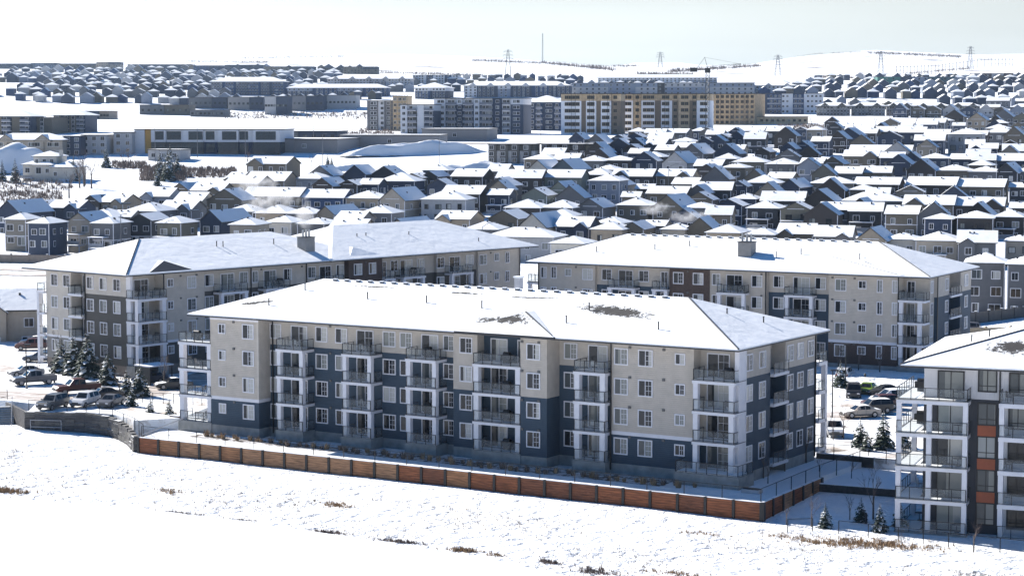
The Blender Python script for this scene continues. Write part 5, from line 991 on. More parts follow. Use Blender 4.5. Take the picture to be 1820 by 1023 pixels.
# grey block wall at the left
def block_wall():
    r = thing('retaining_wall', 'curved dark grey concrete-block retaining wall below the left car park', 'retaining wall', (-57.3, 241.5, 0)); q = random.Random(4)
    pts = [(-57.3, 241.5, -.05), (-50, 240.3, -.05), (-46.9, 238.6, -.2), (-45.2, 236.4, -.5), (-43.6, 233.4, -.85), (-42.2, 229.6, -1.2)]
    GB = [mat('block_%s' % c, k, .9, 'brick', amt=.3, scale=2) for c, k in (('dark', (.075, .072, .075)), ('mid', (.11, .105, .1)))]
    for (a, b) in zip(pts, pts[1:]):
        d = math.dist(a[:2], b[:2]); ux, uy = (b[0] - a[0]) / d, (b[1] - a[1]) / d; n = max(1, round(d / 1.2)); mb = MB()
        for i in range(n):
            zt = a[2] + (b[2] - a[2]) * (i + .5) / n
            for k in range(8):
                z0 = -3.2 + k * .4; z1 = min(z0 + .38, zt)
                if z1 <= z0 + .05: break
                off = q.uniform(0, .1) + k * .02; m = MB()
                s0, s1 = i * d / n, (i + 1) * d / n
                mb.prism([(s0, -.3 + off), (s1, -.3 + off), (s1, .4), (s0, .4)], z0, z1, q.choice(GB), SNOW if q.random() < .5 else None)
        mb.build('block_course', r, (a[0] + 57.3, a[1] - 241.5, 0), math.atan2(uy, ux))
    s = MB(); s.box(0, .3, 0, 9, -3.2, -.05, GB[0]); s.build('wall_return', r, (0, 0, 0), R(28))
    # signless panel outline
    p_ = MB(); w3 = mat('pale_metal', (.4, .4, .42))
    for a in ((.8, .86, -2.6, -1.0), (4.6, 4.66, -2.6, -1.0)): p_.box(a[0], a[1], -.42, -.36, a[2], a[3], w3)
    for z in (-2.6, -1.8, -1.0): p_.box(.8, 4.66, -.42, -.36, z, z + .06, w3)
    p_.build('metal_frame', r, (0, 0, 0), math.atan2(-1.2, 7.3))
block_wall()
fence('chain_link_fence', 'black fence along the top of the curved grey block wall', [(-57, 242.3), (-50, 241.1), (-46.5, 239.0), (-43.0, 234), (-41.4, 230.4)], -.05, 2.6, z2=-1.2)
fence('chain_link_fence', 'black fence at the left edge of the car park behind the steps', [(-72, 254), (-66, 252.6), (-61.8, 251.6)], -.05, 2.2)
fence('chain_link_fence', 'black picket-like fence between the left car park and the front block', [(-47.5, 250), (-43.5, 248.8), (-39.5, 247.5), (-35, 246)], -.05, 1.3)
def stairs():
    r = thing('stairs', 'outdoor concrete steps with pale rails at the left edge below the car park', 'stairs', (-63.2, 243.2, 0), 12); st = MB()
    for i in range(12): st.box(-2 - i * .32, 4, .0 + i * .3, .3 + i * .3 + .02, -3.2, -2.9 + i * .24, CONC, SNOW)
    st.build('step', r); w3 = mat('pale_metal', (.4, .4, .42))
    for x in (-1.6, 1.2, 3.8):
        m = MB(); m.tube((x, 0, -1.9), (x, 3.6, .9), .05, .05, w3, 5)
        for k in range(4): m.tube((x, k * 1.2, -2.9 + k * .95), (x, k * 1.2, -1.9 + k * .93), .04, .04, w3, 5)
        m.build('handrail', r)
stairs()
r = thing('handrail', 'pale sloping handrail at the left end of the timber retaining wall', 'handrail', (-41.5, 229.5, -1.2)); m = MB(); w3 = mat('pale_metal', (.4, .4, .42)); m.tube((0, 0, .2), (4.3, 5.2, 1.5), .08, .08, w3, 6); m.tube((0, 0, 0), (0, 0, .2), .05, .05, w3, 5); m.tube((4.3, 5.2, 0), (4.3, 5.2, 1.5), .05, .05, w3, 5); m.build('rail', r)
mb = MB(); mb.box(0, 5, 0, .3, -1.3, .1, mat('timber_low', (.16, .1, .07), .85, 'logs', amt=.3)); mb.box(0, 5, -.05, .35, .1, .16, SNOW); tag(mb.build('retaining_wall', None, (-39.6, 237.2, 0), R(-30)), 'short brown timber wall at the rear corner of the front block, left end', 'retaining wall')
# wooden garden fences
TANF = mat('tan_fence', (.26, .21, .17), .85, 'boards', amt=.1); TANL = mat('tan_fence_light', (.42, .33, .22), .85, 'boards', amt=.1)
def wood_fence(lab, a, b, h, m, n, capm=None):
    z0 = ground_z(*a); r = thing('wooden_fence', lab, 'fence', (a[0], a[1], z0)); d = math.dist(a, b); ang = math.atan2(b[1] - a[1], b[0] - a[0])
    for i in range(n):
        p_ = MB(); p_.box(i * d / n + .1, (i + 1) * d / n - .1, -.05, .05, -1, h, m); p_.build('fence_panel', r, (0, 0, 0), ang)
    for i in range(n + 1):
        p_ = MB(); p_.box(i * d / n - .18, i * d / n + .18, -.18, .18, -1, h + .2, capm or m); p_.box(i * d / n - .2, i * d / n + .2, -.2, .2, h + .2, h + .28, SNOW); p_.build('post', r, (0, 0, 0), ang)
wood_fence('tan fence with pillars below the far left row of houses', (-122, 470), (-62, 456), 1.9, TANF, 14)
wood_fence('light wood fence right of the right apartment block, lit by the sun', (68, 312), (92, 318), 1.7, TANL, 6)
wood_fence('dark weathered fence running back behind the light wood fence at the right', (70, 330), (92, 352), 1.8, mat('grey_fence', (.12, .11, .1), .85, 'boards'), 8)
# ---------------------------------------------------------------- vegetation
NEED = mat('spruce_needles', (.03, .05, .035), .8, amt=.35, scale=3)
BARK = mat('bark', (.09, .075, .065), .9, amt=.3); TWIG = mat('twigs', (.12, .09, .08), .9); DRY = mat('dry_grass', (.3, .2, .11), .9, amt=.3, scale=4); BRUSH = mat('brush', (.16, .12, .1), .9, amt=.3)
def spruce_meshes(seed):
    q = random.Random(seed); c = MB(); t = MB(); H_ = 1.0; t.tube((0, 0, 0), (0, 0, H_), .03, .006, BARK, 6); nl = 17
    for k in range(nl):
        f = k / (nl - 1); z = .06 + .9 * f; R0 = .36 * (1 - f) ** .85 + .02; nb = int(15 - 9 * f)
        for i in range(nb):
            a = 2 * math.pi * (i + q.random()) / nb; L_ = R0 * q.uniform(.7, 1.15); dz = -L_ * q.uniform(.15, .5); ca, sa = math.cos(a), math.sin(a); wd = L_ * q.uniform(.2, .32)
            p0 = Vector((ca * .01, sa * .01, z)); p1 = Vector((ca * L_, sa * L_, z + dz)); s = Vector((-sa, ca, 0)) * wd; pm = p0.lerp(p1, .55); up = Vector((0, 0, q.uniform(-.01, .02)))
            m = NEED if q.random() < .68 else SNOW
            c.poly([p0, pm - s + up, p1, pm + s + up], m)
            for j in range(3):
                g = q.uniform(.35, 1); b_ = p0.lerp(p1, g); d = Vector((q.uniform(-1, 1), q.uniform(-1, 1), q.uniform(-1.2, .1))) * wd * .9; e = Vector((ca, sa, 0)) * wd * .5
                c.poly([b_ - e, b_ + d, b_ + e], NEED if q.random() < .85 else SNOW)
    return t.mesh('trunk'), c.mesh('crown')
SPR = [spruce_meshes(i) for i in (1, 2, 3)]
def spruce(x, y, z, h, lab, group='young spruces around the apartment blocks', wd=1.0):
    q = rnd.randrange(3); r = thing('spruce_tree', lab, 'tree', (x, y, z), rnd.uniform(0, 360), group); h *= .92; inst('trunk', SPR[q][0], r, scale=(h, h, h)); inst('crown', SPR[q][1], r, scale=(h * wd * .98, h * wd * .98, h)); return r
for (px, Y, z, h, lab) in [(104, 279, -.05, 5.6, 'leftmost snow-dusted spruce against the left apartment block'), (125, 276.5, -.05, 6.2, 'snow-dusted spruce second from the left against the left apartment block'), (150, 273, -.05, 7.0, 'tallest spruce before the charcoal wall of the left apartment block'),
        (187, 266, -.05, 5.2, 'spruce standing apart right of the three against the charcoal wall'), (220, 255, -.05, 3.8, 'thin spruce right of the black parked sedan on the left'), (244, 255, -.05, 4.6, 'thin spruce by the white-framed entrance canopy of the left block'),
        (228, 246, -.05, 2.9, 'small spruce behind the parked cars near the curved grey wall'), (262, 241, -.6, 2.6, 'small spruce just inside the curved wall fence'), (296, 239, -.6, 2.8, 'small spruce nearest the front block\'s left balconies'),
        (1498, 266, -.72, 4.2, 'spruce beside the dark vehicle in the right car park'), (1535, 219.5, -.72, 3.6, 'left spruce of the three on the upper terrace'), (1547, 217, -.72, 2.6, 'smallest spruce of the three on the upper terrace'), (1576, 218, -.72, 4.6, 'largest spruce of the three on the upper terrace'),
        (1474, 186.5, -2.9, 2.6, 'spruce on the lowest terrace nearest the timber wall corner'), (1538, 189, -2.9, 2.6, 'middle spruce on the lowest terrace'), (1572, 184.6, -2.9, 2.9, 'spruce nearest the white columns on the lowest terrace'), (1608, 186.5, -2.9, 2.9, 'spruce seen behind the ground-floor columns of the white and orange block'), (1614, 219, -.72, 3.0, 'spruce seen through the second-floor balcony of the white and orange block')]:
    x, y, _ = at(px, Y, 0); spruce(x, y, z, h, lab)
def bare_meshes(seed, depth=4, spread=.5):
    q = random.Random(seed); t = MB(); c = MB()
    def br(p, d, L_, r_, k):
        e = p + d * L_; (t if k == 0 else c).tube(p, e, r_ * (1 if k == 0 else .6), r_ * (.7 if k == 0 else .4), BARK if k == 0 else TWIG, 5 if k < 2 else 3)
        if k >= depth: return
        for i in range(4 if k == 0 else 3):
            nd = (d + Vector((q.uniform(-1, 1), q.uniform(-1, 1), q.uniform(-.1, .7))) * spread * (1.2 if k else .9)).normalized(); br(p.lerp(e, q.uniform(.55, 1)), nd, L_ * q.uniform(.5, .75), r_ * .55, k + 1)
    br(Vector((0, 0, 0)), Vector((0, 0, 1)), .38, .018, 0); return t.mesh('trunk'), c.mesh('crown')
BARE = [bare_meshes(i) for i in (1, 2, 3)]
def bare(x, y, z, h, lab, group='leafless young trees', fat=1):
    q = rnd.randrange(3); r = thing('bare_tree', lab, 'tree', (x, y, z), rnd.uniform(0, 360), group); s = (h * fat, h * fat, h); inst('trunk', BARE[q][0], r, scale=s); inst('crown', BARE[q][1], r, scale=s)
for (px, Y, z, h, lab) in [(1362, 203, WT, 4.2, 'bare sapling nearest the side wall of the front block'), (1370, 200, WT, 3.2, 'bare sapling just inside the fence corner'), (1400, 207, WT, 5.2, 'bare sapling in the middle of the front block\'s side yard'), (1438, 212, WT, 5.0, 'bare sapling at the far end of the side yard'),
        (1404, 188, -2.95, 3.0, 'bare sapling outside the timber wall corner on the lower snow'), (1449, 187, -2.95, 3.6, 'thin bare sapling left of the nearest spruce'), (1518, 190, -2.9, 3.2, 'bare sapling between two spruces on the lowest terrace'), (1560, 190, -2.9, 6.0, 'tall thin bare sapling before the dark stepped walls'),
        (1520, 206, -1.75, 2.6, 'bare sapling on the middle terrace'), (1462, 207, -1.75, 2.6, 'bare sapling at the left end of the middle terrace'), (1505, 225, -.72, 4.5, 'bare sapling in front of the silver vehicle by the right lot'), (1486, 224, -.72, 3.8, 'bare sapling nearest the front block\'s rear balconies'),
        (1494, 281, -.72, 5.5, 'bare tree against the brown ground floor of the right block, leftmost'), (1530, 280, -.72, 5.5, 'bare tree against the brown ground floor of the right block, middle'), (1568, 278, -.72, 6, 'bare tree against the brown ground floor of the right block, rightmost'),
        (207, 251, -.05, 5.0, 'reddish bare tree right of the lone spruce by the left block'), (100, 284, -.05, 7.5, 'tall bare tree before the pale end of the left block'), (62, 270, -.05, 4.0, 'bushy bare tree beside the left lamp post'), (287, 262, -.05, 6, 'bare tree against the left block seen beside the front block\'s balconies'),
        (1742, 176, -2.9, 3.6, 'bare sapling in front of the orange panels'), (1612, 177, -2.9, 2.0, 'tiny sapling by the right fence')]:
    x, y, _ = at(px, Y, 0); bare(x, y, z, h, lab)
q = random.Random(12)
for i, (px, yb, h) in enumerate([(30, 338, 9), (123, 352, 12), (142, 334, 13), (150, 332, 14), (163, 335, 13), (152, 330, 9), (220, 300, 8), (229, 298, 8), (290, 320, 9), (310, 318, 8), (440, 300, 9), (555, 297, 6), (447, 318, 10), (1555, 232, 9), (1580, 222, 11), (1625, 228, 9), (1440, 225, 8)]):
    Y = gsolve(px, yb); x, y, z = at(px, Y); bare(x, y, z, h, ('leafless tree on the open snow, %s across the middle distance' % ORD[i] if i < 13 else '%s leafless tree from the left among the far right roofs' % NUMW[(i - 13)]), 'leafless trees beyond the apartment blocks', 1.3)
for i, (px, yb, h) in enumerate([(5, 322, 8), (28, 325, 9), (132, 322, 10), (190, 298, 9), (285, 318, 11), (299, 322, 12), (303, 312, 12), (316, 308, 8), (280, 330, 7), (583, 296, 5), (590, 297, 4.4)]):
    Y = gsolve(px, yb); x, y, z = at(px, Y); spruce(x, y, z, h, 'dark spruce on the left slope, %s of those below the commercial building' % ORD[i], 'dark spruces on the left slope', .75)
for i, (px, Y, h, k) in enumerate([(560, 560, 6, 0), (640, 690, 7, 0), (820, 600, 6, 0), (900, 700, 7, 0), (1010, 640, 6, 0), (1100, 600, 6, 0), (1130, 760, 7, 0), (1230, 660, 6, 0), (1330, 720, 7, 0), (1420, 600, 6, 0), (1500, 690, 7, 0), (1590, 640, 7, 0), (1700, 760, 8, 0), (1770, 690, 7, 0), (1790, 560, 6, 0), (1010, 560, 5, 0), (1290, 560, 5, 0), (715, 540, 5, 0)]):
    x, y, z = at(px, Y); bare(x, y, z, h, '%s yard tree from the left rising bare between the suburban houses' % NUMW[i], 'bare yard trees in the suburb', 1.3)
# low brush belt and dry grasses
def tuft(mb, x, y, z, h, n, m, q, sp=.25):
    for _ in range(n):
        a = q.uniform(0, 6.28); r_ = q.uniform(0, sp); bx, by = x + math.cos(a) * r_, y + math.sin(a) * r_; w_ = h * .09 + .012; tx, ty = bx + math.cos(a) * h * q.uniform(0, .5), by + math.sin(a) * h * q.uniform(0, .5)
        px_, py_ = -math.sin(a) * w_, math.cos(a) * w_
        mb.poly([(bx - px_, by - py_, z - .05), (bx + px_, by + py_, z - .05), (tx, ty, z + h * q.uniform(.6, 1))], m)
q = random.Random(21); g = MB()
GREYG = mat('grey_stubble', (.16, .14, .12), .9, amt=.3)
for i in range(17000):
    u = q.uniform(-82, 60); v = -6.6 - q.uniform(0.3, 1) ** 1.3 * 34 - .6
    x, y = L2W(u, v)
    # keep to the bank above the pond edge
    e = interp(x, [(-120, 245), (-70, 209), (-50.5, 201.8), (-35, 195.9), (-17.8, 185.1), (-.5, 172), (4.2, 167), (14, 150), (60, 130)])
    if y < e + .5: continue
    k = math.sin(x * .35 + y * .21) + math.sin(x * .13 - y * .3 + 2) + q.uniform(-1.2, 1.2)
    if k < -.1: continue
    tuft(g, x, y, ground_z(x, y), q.uniform(.07, .3) * (.6 + .4 * q.random()), 4, GREYG if q.random() < .55 else DRY, q, .3)
for i in range(900):   # old ski or wheel tracks breaking the crust at the right
    f = q.random(); k = q.choice([0, 1.6, 3.4]); u = 6 + 60 * f; v = -20 - k - 3.5 * math.sin(f * 2.2) + q.gauss(0, .12)
    x, y = L2W(u, v); tuft(g, x, y, ground_z(x, y), .09, 3, GREYG, q, .15)
tag(g.build('field_stubble'), 'sparse dry stubble poking through the snow of the open field', 'stubble', kind='stuff')
g = MB()
def patch(px, py, n, rx, ry, h, m, z=-2.95):
    a = (px - 910) / 3680; b = (511.5 - py) / 3680; th = R(4.7235); t = (z - 34.467) / (-math.sin(th) + b * math.cos(th)); cx, cy = a * t, (math.cos(th) + b * math.sin(th)) * t
    for _ in range(n):
        u, v = q.gauss(0, rx), q.gauss(0, ry); tuft(g, cx + u, cy + v - u * .45, ground_z(cx + u, cy + v - u * .45), h * q.uniform(.6, 1.2), 5, m, q)
for a in [(10, 872, 110, 1.3, .6, .5, DRY), (320, 910, 80, 1.5, .2, .2, BRUSH), (435, 923, 40, 1.0, .2, .2, BRUSH), (585, 945, 80, 1.0, .2, .32, BRUSH), (715, 962, 80, 1.0, .2, .34, BRUSH), (825, 978, 60, .7, .3, .45, DRY), (880, 985, 30, .5, .3, .3, DRY), (975, 998, 50, .4, .3, .35, BRUSH), (1260, 948, 40, 1.2, .4, .3, DRY),
        (1205, 1018, 60, 1.2, .4, .3, DRY), (595, 897, 70, .9, .6, .35, DRY), (300, 872, 50, .7, .7, .35, DRY), (1480, 965, 220, 2.2, .9, .35, DRY), (1570, 967, 260, 2.6, .9, .4, DRY), (1395, 954, 60, 1.0, .4, .35, DRY), (1530, 962, 120, 3.0, 1.2, .35, DRY), (1060, 1015, 70, 1, .5, .4, BRUSH), (1745, 1020, 90, 2.5, .8, .2, GREYG), (225, 785, 60, .5, .4, .6, DRY)]: patch(*a)
tag(g.build('dry_brush'), 'clumps of brown dry grass and brush along the pond edge and field', 'brush', kind='stuff')
g = MB()
for (p0, p1, y0, y1, n, h) in [(250, 330, 296, 322, 700, 1.6), (200, 260, 288, 300, 260, 1.4), (315, 420, 300, 316, 500, 1.5), (0, 110, 340, 362, 420, 1.3), (560, 640, 236, 252, 500, 1.6), (400, 660, 200, 212, 500, 2), (1380, 1470, 222, 232, 300, 1.6), (0, 130, 322, 338, 160, 1.5), (640, 700, 228, 240, 200, 1.6)]:
    for _ in range(n):
        px = q.uniform(p0, p1); Y = gsolve(px, q.uniform(y0, y1)); x, y, z = at(px, Y); tuft(g, x, y, z, h * q.uniform(.5, 1.3), 5, BRUSH, q, .9)
for (pa, ya, pb, yb, n, h) in [(840, 107, 960, 112, 260, 5), (960, 111, 1090, 124, 420, 6), (1190, 127, 1350, 117, 340, 6), (1410, 96, 1560, 92, 160, 4), (1540, 93, 1705, 101, 500, 6), (430, 103, 612, 100, 300, 4), (335, 109, 480, 110, 300, 4), (1040, 118, 1130, 117, 200, 5), (1130, 131, 1230, 133, 200, 5), (1440, 137, 1560, 139, 200, 4), (1600, 132, 1720, 121, 160, 4), (660, 128, 860, 134, 260, 4)]:
    for _ in range(n):
        f = q.random(); px = pa + (pb - pa) * f; Y = gsolve(px, ya + (yb - ya) * f + abs(q.gauss(0, 1.1))); x, y, z = at(px, Y); tuft(g, x, y, z, h * q.uniform(.4, 1.2), 3, BRUSH, q, 6)
tag(g.build('far_brush'), 'brown scrub in belts on the open snow of the middle distance', 'scrub', kind='stuff')
# ornamental grasses and small shrubs in the planting bed
GR_M = []
for s_ in range(4):
    m = MB(); qq = random.Random(s_); tuft(m, 0, 0, 0, .75, 46, [DRY, BRUSH][s_ % 2], qq, .22); GR_M.append(m.mesh('leaves'))
for i in range(64):
    u = -64.5 + i * 1.02 + q.uniform(-.3, .3); v = -2.2 + q.uniform(-.7, .6)
    if -31 < u < -19: v -= .4
    if u > -2.5: break
    o = inst('grass_clump', q.choice(GR_M[:] if i > 8 else GR_M[:1]), None, (*L2W(u, v), WT - .02), q.uniform(0, 6), q.uniform(.7, 1.15)); tag(o, NUMW[i] + ' dry grass clump from the left in the bed below the front block', 'ornamental grass', 'ornamental grasses along the front block')
# ---------------------------------------------------------------- vehicles
TYRE = mat('tyre', (.02, .02, .02), .9); RIM = mat('rim', (.3, .3, .31), .35, metal=.8); HEADL = mat('headlight_glass', (.6, .6, .62), .15); TAIL = mat('tail_light', (.25, .01, .01), .3)
CARG = glass_mat('car_glass', (.012, .014, .016)); PLATE = mat('bumper', (.04, .04, .042), .6)
PROF = {  # stations: (x, z_bottom, z_belt, z_roof, half width, half roof width)
 'sedan': [(-2.35, .35, .7, .7, .78, .78), (-2.3, .25, .92, .92, .86, .8), (-1.65, .22, 1.0, 1.0, .9, .8), (-1.0, .22, .98, 1.38, .9, .62), (-.3, .22, .96, 1.45, .9, .64), (.35, .22, .94, 1.4, .9, .62), (1.05, .22, .92, .92, .9, .8), (2.1, .24, .8, .8, .86, .76), (2.35, .35, .62, .62, .74, .7)],
 'suv': [(-2.3, .4, .9, .9, .84, .8), (-2.25, .3, 1.08, 1.5, .9, .68), (-1.9, .28, 1.1, 1.68, .93, .7), (-.6, .28, 1.08, 1.74, .94, .72), (.35, .28, 1.06, 1.68, .94, .7), (1.0, .28, 1.04, 1.04, .94, .82), (2.05, .3, .96, .96, .9, .8), (2.32, .4, .72, .72, .8, .74)],
 'van': [(-2.5, .35, .95, .95, .9, .86), (-2.45, .28, 1.1, 1.7, .95, .8), (-1.2, .28, 1.1, 1.82, .97, .82), (.4, .28, 1.05, 1.78, .97, .8), (1.3, .28, 1.02, 1.1, .96, .86), (2.2, .3, .9, .92, .9, .82), (2.5, .4, .7, .7, .8, .76)],
 'pickup': [(-2.9, .55, 1.08, 1.08, .95, .93), (-2.85, .45, 1.18, 1.18, .98, .94), (-.95, .42, 1.18, 1.18, .98, .94), (-.9, .42, 1.18, 1.82, .98, .76), (-.1, .42, 1.16, 1.9, .98, .78), (.6, .42, 1.14, 1.82, .98, .75), (1.25, .42, 1.14, 1.14, .98, .88), (2.6, .45, 1.06, 1.06, .95, .86), (2.9, .55, .8, .8, .86, .82)]}
CARM = {}
def car_meshes(kind, paint, snowy):
    key = (kind, paint.name, snowy)
    if key in CARM: return CARM[key]
    B = MB(); G = MB(); pr = PROF[kind]
    rings = [[(x, -hw * .92, zb), (x, -hw, zb + .22), (x, -hw, zl), (x, -hr, zr), (x, hr, zr), (x, hw, zl), (x, hw, zb + .22), (x, hw * .92, zb)] for (x, zb, zl, zr, hw, hr) in pr]
    for a, b, pa, pb in zip(rings, rings[1:], pr, pr[1:]):
        cab = (pa[3] - pa[2] > .2), (pb[3] - pb[2] > .2)
        for k in range(8):
            j = (k + 1) % 8; q4 = [a[k], b[k], b[j], a[j]]
            if k in (2, 4) and all(cab):
                A_ = [Vector(p) for p in q4]; c = sum(A_, Vector()) / 4; I = [c + (p - c) * .82 for p in A_]; nrm = (A_[1] - A_[0]).cross(A_[3] - A_[0]).normalized(); s = .012 if nrm.y * c.y > 0 else -.012
                B.poly(q4, paint); G.poly([p + nrm * s for p in I], CARG)
            elif k == 3 and (cab[0] != cab[1]):
                A_ = [Vector(p) for p in q4]; c = sum(A_, Vector()) / 4; I = [c + (p - c) * .84 for p in A_]; B.poly(q4, paint); G.poly([p + Vector((.012 if c.x > 0 else -.012, 0, .015)) for p in I], CARG)
            elif k in (2, 4) and (cab[0] != cab[1]) : B.poly(q4, paint)
            else: B.poly(q4, SNOW if (snowy and k == 3) else paint)
    B.poly(rings[0][::-1], paint); B.poly(rings[-1], paint)
    L_ = pr[-1][0]; zb = pr[0][1]; hb = pr[-1][4]
    # bumpers, grille, sills and door lines
    B.box(L_ - .06, L_ + .05, -hb * .9, hb * .9, zb, zb + .16, PLATE); B.box(L_ - .05, L_ + .03, -.42, .42, zb + .2, zb + .34, PLATE); B.box(pr[0][0] - .05, pr[0][0] + .06, -hb * .9, hb * .9, zb, zb + .18, PLATE)
    hw = pr[3][4]
    for s in (-1, 1):
        B.box(-1.1, 1.1, s * hw - .012, s * hw + .012, zb - .05, zb + .1, PLATE)
        for x in (-.35, .75): B.box(x - .012, x + .012, s * hw - .006, s * hw + .006, zb + .1, pr[3][2] - .03, PLATE)
    if kind == 'pickup': B.box(-2.75, -1.05, -.78, .78, 1.185, 1.19, BLACK)
    wx = .62 * L_; wh = MB(); rm_ = MB(); rr = .36 if kind != 'pickup' else .42
    wh.tube((0, -.11, 0), (0, .11, 0), rr, rr, TYRE, 14); rm_.tube((0, -.125, 0), (0, .125, 0), rr * .6, rr * .6, RIM, 10)
    hl = MB(); hl.box(-.04, .05, -.16, .16, -.07, .07, HEADL); tl = MB(); tl.box(-.04, .04, -.12, .12, -.12, .12, TAIL)
    mr = MB(); mr.box(-.06, .06, -.1, .1, -.07, .07, paint)
    CARM[key] = (B.mesh('body'), G.mesh('window_glass'), wh.mesh('wheel'), rm_.mesh('rim'), hl.mesh('headlight'), tl.mesh('tail_light'), mr.mesh('mirror'), wx, rr, L_, pr); return CARM[key]
def car(px, Y, z, kind, colr, yaw, lab, snowy=False, xy=None):
    paint = mat('paint_' + colr, {'grey': (.1, .1, .11), 'red': (.08, .022, .02), 'black': (.02, .02, .023), 'silver': (.22, .22, .23), 'white': (.55, .55, .56), 'beige': (.4, .34, .28), 'green': (.14, .22, .02), 'blue': (.03, .05, .09), 'darkred': (.07, .02, .022), 'greyblue': (.08, .09, .1)}[colr], .3, amt=.05)
    b, g, w_, rm_, hl, tl, mr, wx, rr, L_, pr = car_meshes(kind, paint, snowy)
    x, y, _ = at(px, Y, 0) if xy is None else (*xy, 0)
    r = thing('pickup_truck' if kind == 'pickup' else 'parked_car', lab, 'pickup truck' if kind == 'pickup' else 'car', (x, y, z + .02), yaw, 'vehicles parked around the apartment blocks')
    inst('body', b, r); inst('window_glass', g, r)
    for sx in (-1, 1):
        for s in (-1, 1):
            o = inst('wheel', w_, r, (sx * wx, s * .83, rr)); inst('rim', rm_, o)
    for s in (-1, 1):
        inst('headlight', hl, r, (L_ - .02, s * pr[-1][4] * .74, pr[-1][2] - .02 + .02)); inst('tail_light', tl, r, (pr[0][0] + .02, s * pr[0][4] * .82, pr[0][2] - .1)); inst('mirror', mr, r, (pr[-3][0] - .25, s * (pr[-3][4] + .08), pr[-3][2] + .08))
    return r
car(53, 266, -.05, 'pickup', 'grey', -150, 'grey pickup truck with an open black bed at the left edge')
car(40, 275, -.05, 'sedan', 'silver', -152, 'silver sedan half hidden behind the grey pickup at the left', True)
car(130, 257.5, -.05, 'pickup', 'red', -148, 'dark red pickup truck in the left car park')
car(178, 252, -.05, 'sedan', 'black', -152, 'charcoal sedan between the red pickup and the lone spruce')
car(87, 244, -.05, 'suv', 'greyblue', -112, 'grey-blue vehicle parked behind the fence at the left of the front three')
car(145, 246, -.05, 'suv', 'white', -108, 'white crossover in the middle of the three cars behind the curved wall')
car(191, 246, -.05, 'sedan', 'grey', -104, 'dark grey compact at the right of the three cars behind the curved wall')
car(66, 291, -.05, 'sedan', 'blue', -178, 'small dark blue car near the corner of the left block')
car(50, 306, -.05, 'suv', 'red', -170, 'reddish vehicle parked by the pale house at the left')
car(58, 312, -.05, 'sedan', 'silver', -170, 'pale car behind the reddish one by the pale house', True)
car(304, 262, -.05, 'sedan', 'black', -160, 'black sedan with a snowy roof just left of the front block\'s balconies', True)
car(262, 268, -.05, 'sedan', 'blue', -175, 'low dark blue car under the entrance canopy of the left block')
car(1506, 277, -.72, 'suv', 'white', 70, 'white hatchback seen from behind before the brown ground floor of the right block')
car(1522, 259, -.72, 'suv', 'black', -100, 'black vehicle next to the spruce in the right car park')
car(1546, 262, -.72, 'sedan', 'green', -112, 'bright green small car in the right car park')
car(1578, 260, -.72, 'sedan', 'black', -170, 'dark car behind the silver van in the right car park')
car(1588, 253, -.72, 'van', 'white', -165, 'white minivan in the line of cars in the right car park', True)
car(1569, 248.5, -.72, 'suv', 'darkred', -165, 'dark red vehicle between the minivan and the black hatchback')
car(1557, 245, -.72, 'suv', 'black', -165, 'black hatchback between the dark red vehicle and the beige sedan', True)
car(1534, 241.5, -.72, 'sedan', 'beige', -165, 'beige sedan at the near end of the line of cars in the right car park', True)
car(1488, 227.5, -.72, 'suv', 'silver', -95, 'silver and black vehicle beside the front block\'s rear balconies', True)
car(1622, 281, -.72, 'sedan', 'blue', 175, 'dark car in the shade under the white and orange block\'s roof tip', True)
car(1720, 330, -.0, 'suv', 'grey', 160, 'car behind the tan fence at the right edge')
# ---------------------------------------------------------------- street furniture by the blocks
def post_lamp(px, Y, z, h, lab):
    r = thing('street_lamp', lab, 'street lamp', at(px, Y, z)); m = MB(); m.tube((0, 0, 0), (0, 0, h), .09, .07, BLACK, 7); m.tube((0, 0, 0), (0, 0, .5), .16, .14, CONC, 8); m.build('pole', r)
    b = MB(); b.box(-.25, .6, -.2, .2, h - .02, h + .12, BLACK); b.build('lamp_head', r)
post_lamp(41, 262, -.05, 5.6, 'black lamp post in front of the grey pickup on the left')
post_lamp(1484, 235, -.72, 6.3, 'tall black lamp post at the edge of the right car park')
post_lamp(1507, 268, -.72, 5.6, 'black lamp post in front of the white hatchback')
def bollard(px, Y, z, lab):
    m = MB(); m.tube((0, 0, 0), (0, 0, 1), .13, .13, BLACK, 8); m.tube((0, 0, 1), (0, 0, 1.15), .15, .06, BLACK, 8); tag(m.build('bollard_light', None, at(px, Y, z)), lab, 'bollard light', 'bollard lights')
bollard(1542, 274, -.72, 'black bollard light before the brown ground floor of the right block'); bollard(91, 268, -.05, 'black bollard by the path near the leftmost spruce'); bollard(1547, 188, -2.9, 'short bollard beside the middle spruce on the lowest terrace')
# canopy by the left block
r = thing('entrance_canopy', 'small dark shelter with a thin snowy roof at the corner of the left block', 'shelter', (-46.5, 267.0, -.05), 49); m = MB(); m.box(-2, 2, -1.6, 1.6, 2.4, 2.55, WHITE, SNOW); m.build('roof', r)
m = MB(); m.box(-1.9, 1.9, 1.4, 1.5, 0, 2.4, mat('dark_slat', (.05, .048, .045), .8, 'boards')); m.box(-1.9, -1.8, -1.5, 1.5, 0, 2.4, mat('dark_slat', (.05, .048, .045))); m.build('wall', r)
for x in (-1.8, 1.8):
    m = MB(); m.box(x - .06, x + .06, -1.5, -1.38, 0, 2.4, BLACK); m.build('post', r)
# utility box by the corner terrace
m = MB(); m.box(-.9, .9, -.5, .5, 0, .35, mat('pale_metal', (.4, .4, .42))); m.box(-.8, .8, -.4, .4, .35, .4, BLACK); tag(m.build('utility_cover', None, (*L2W(2.6, -1.4), WT), R(-32)), 'low dark utility cover on the snow at the near corner of the front block', 'utility cover')
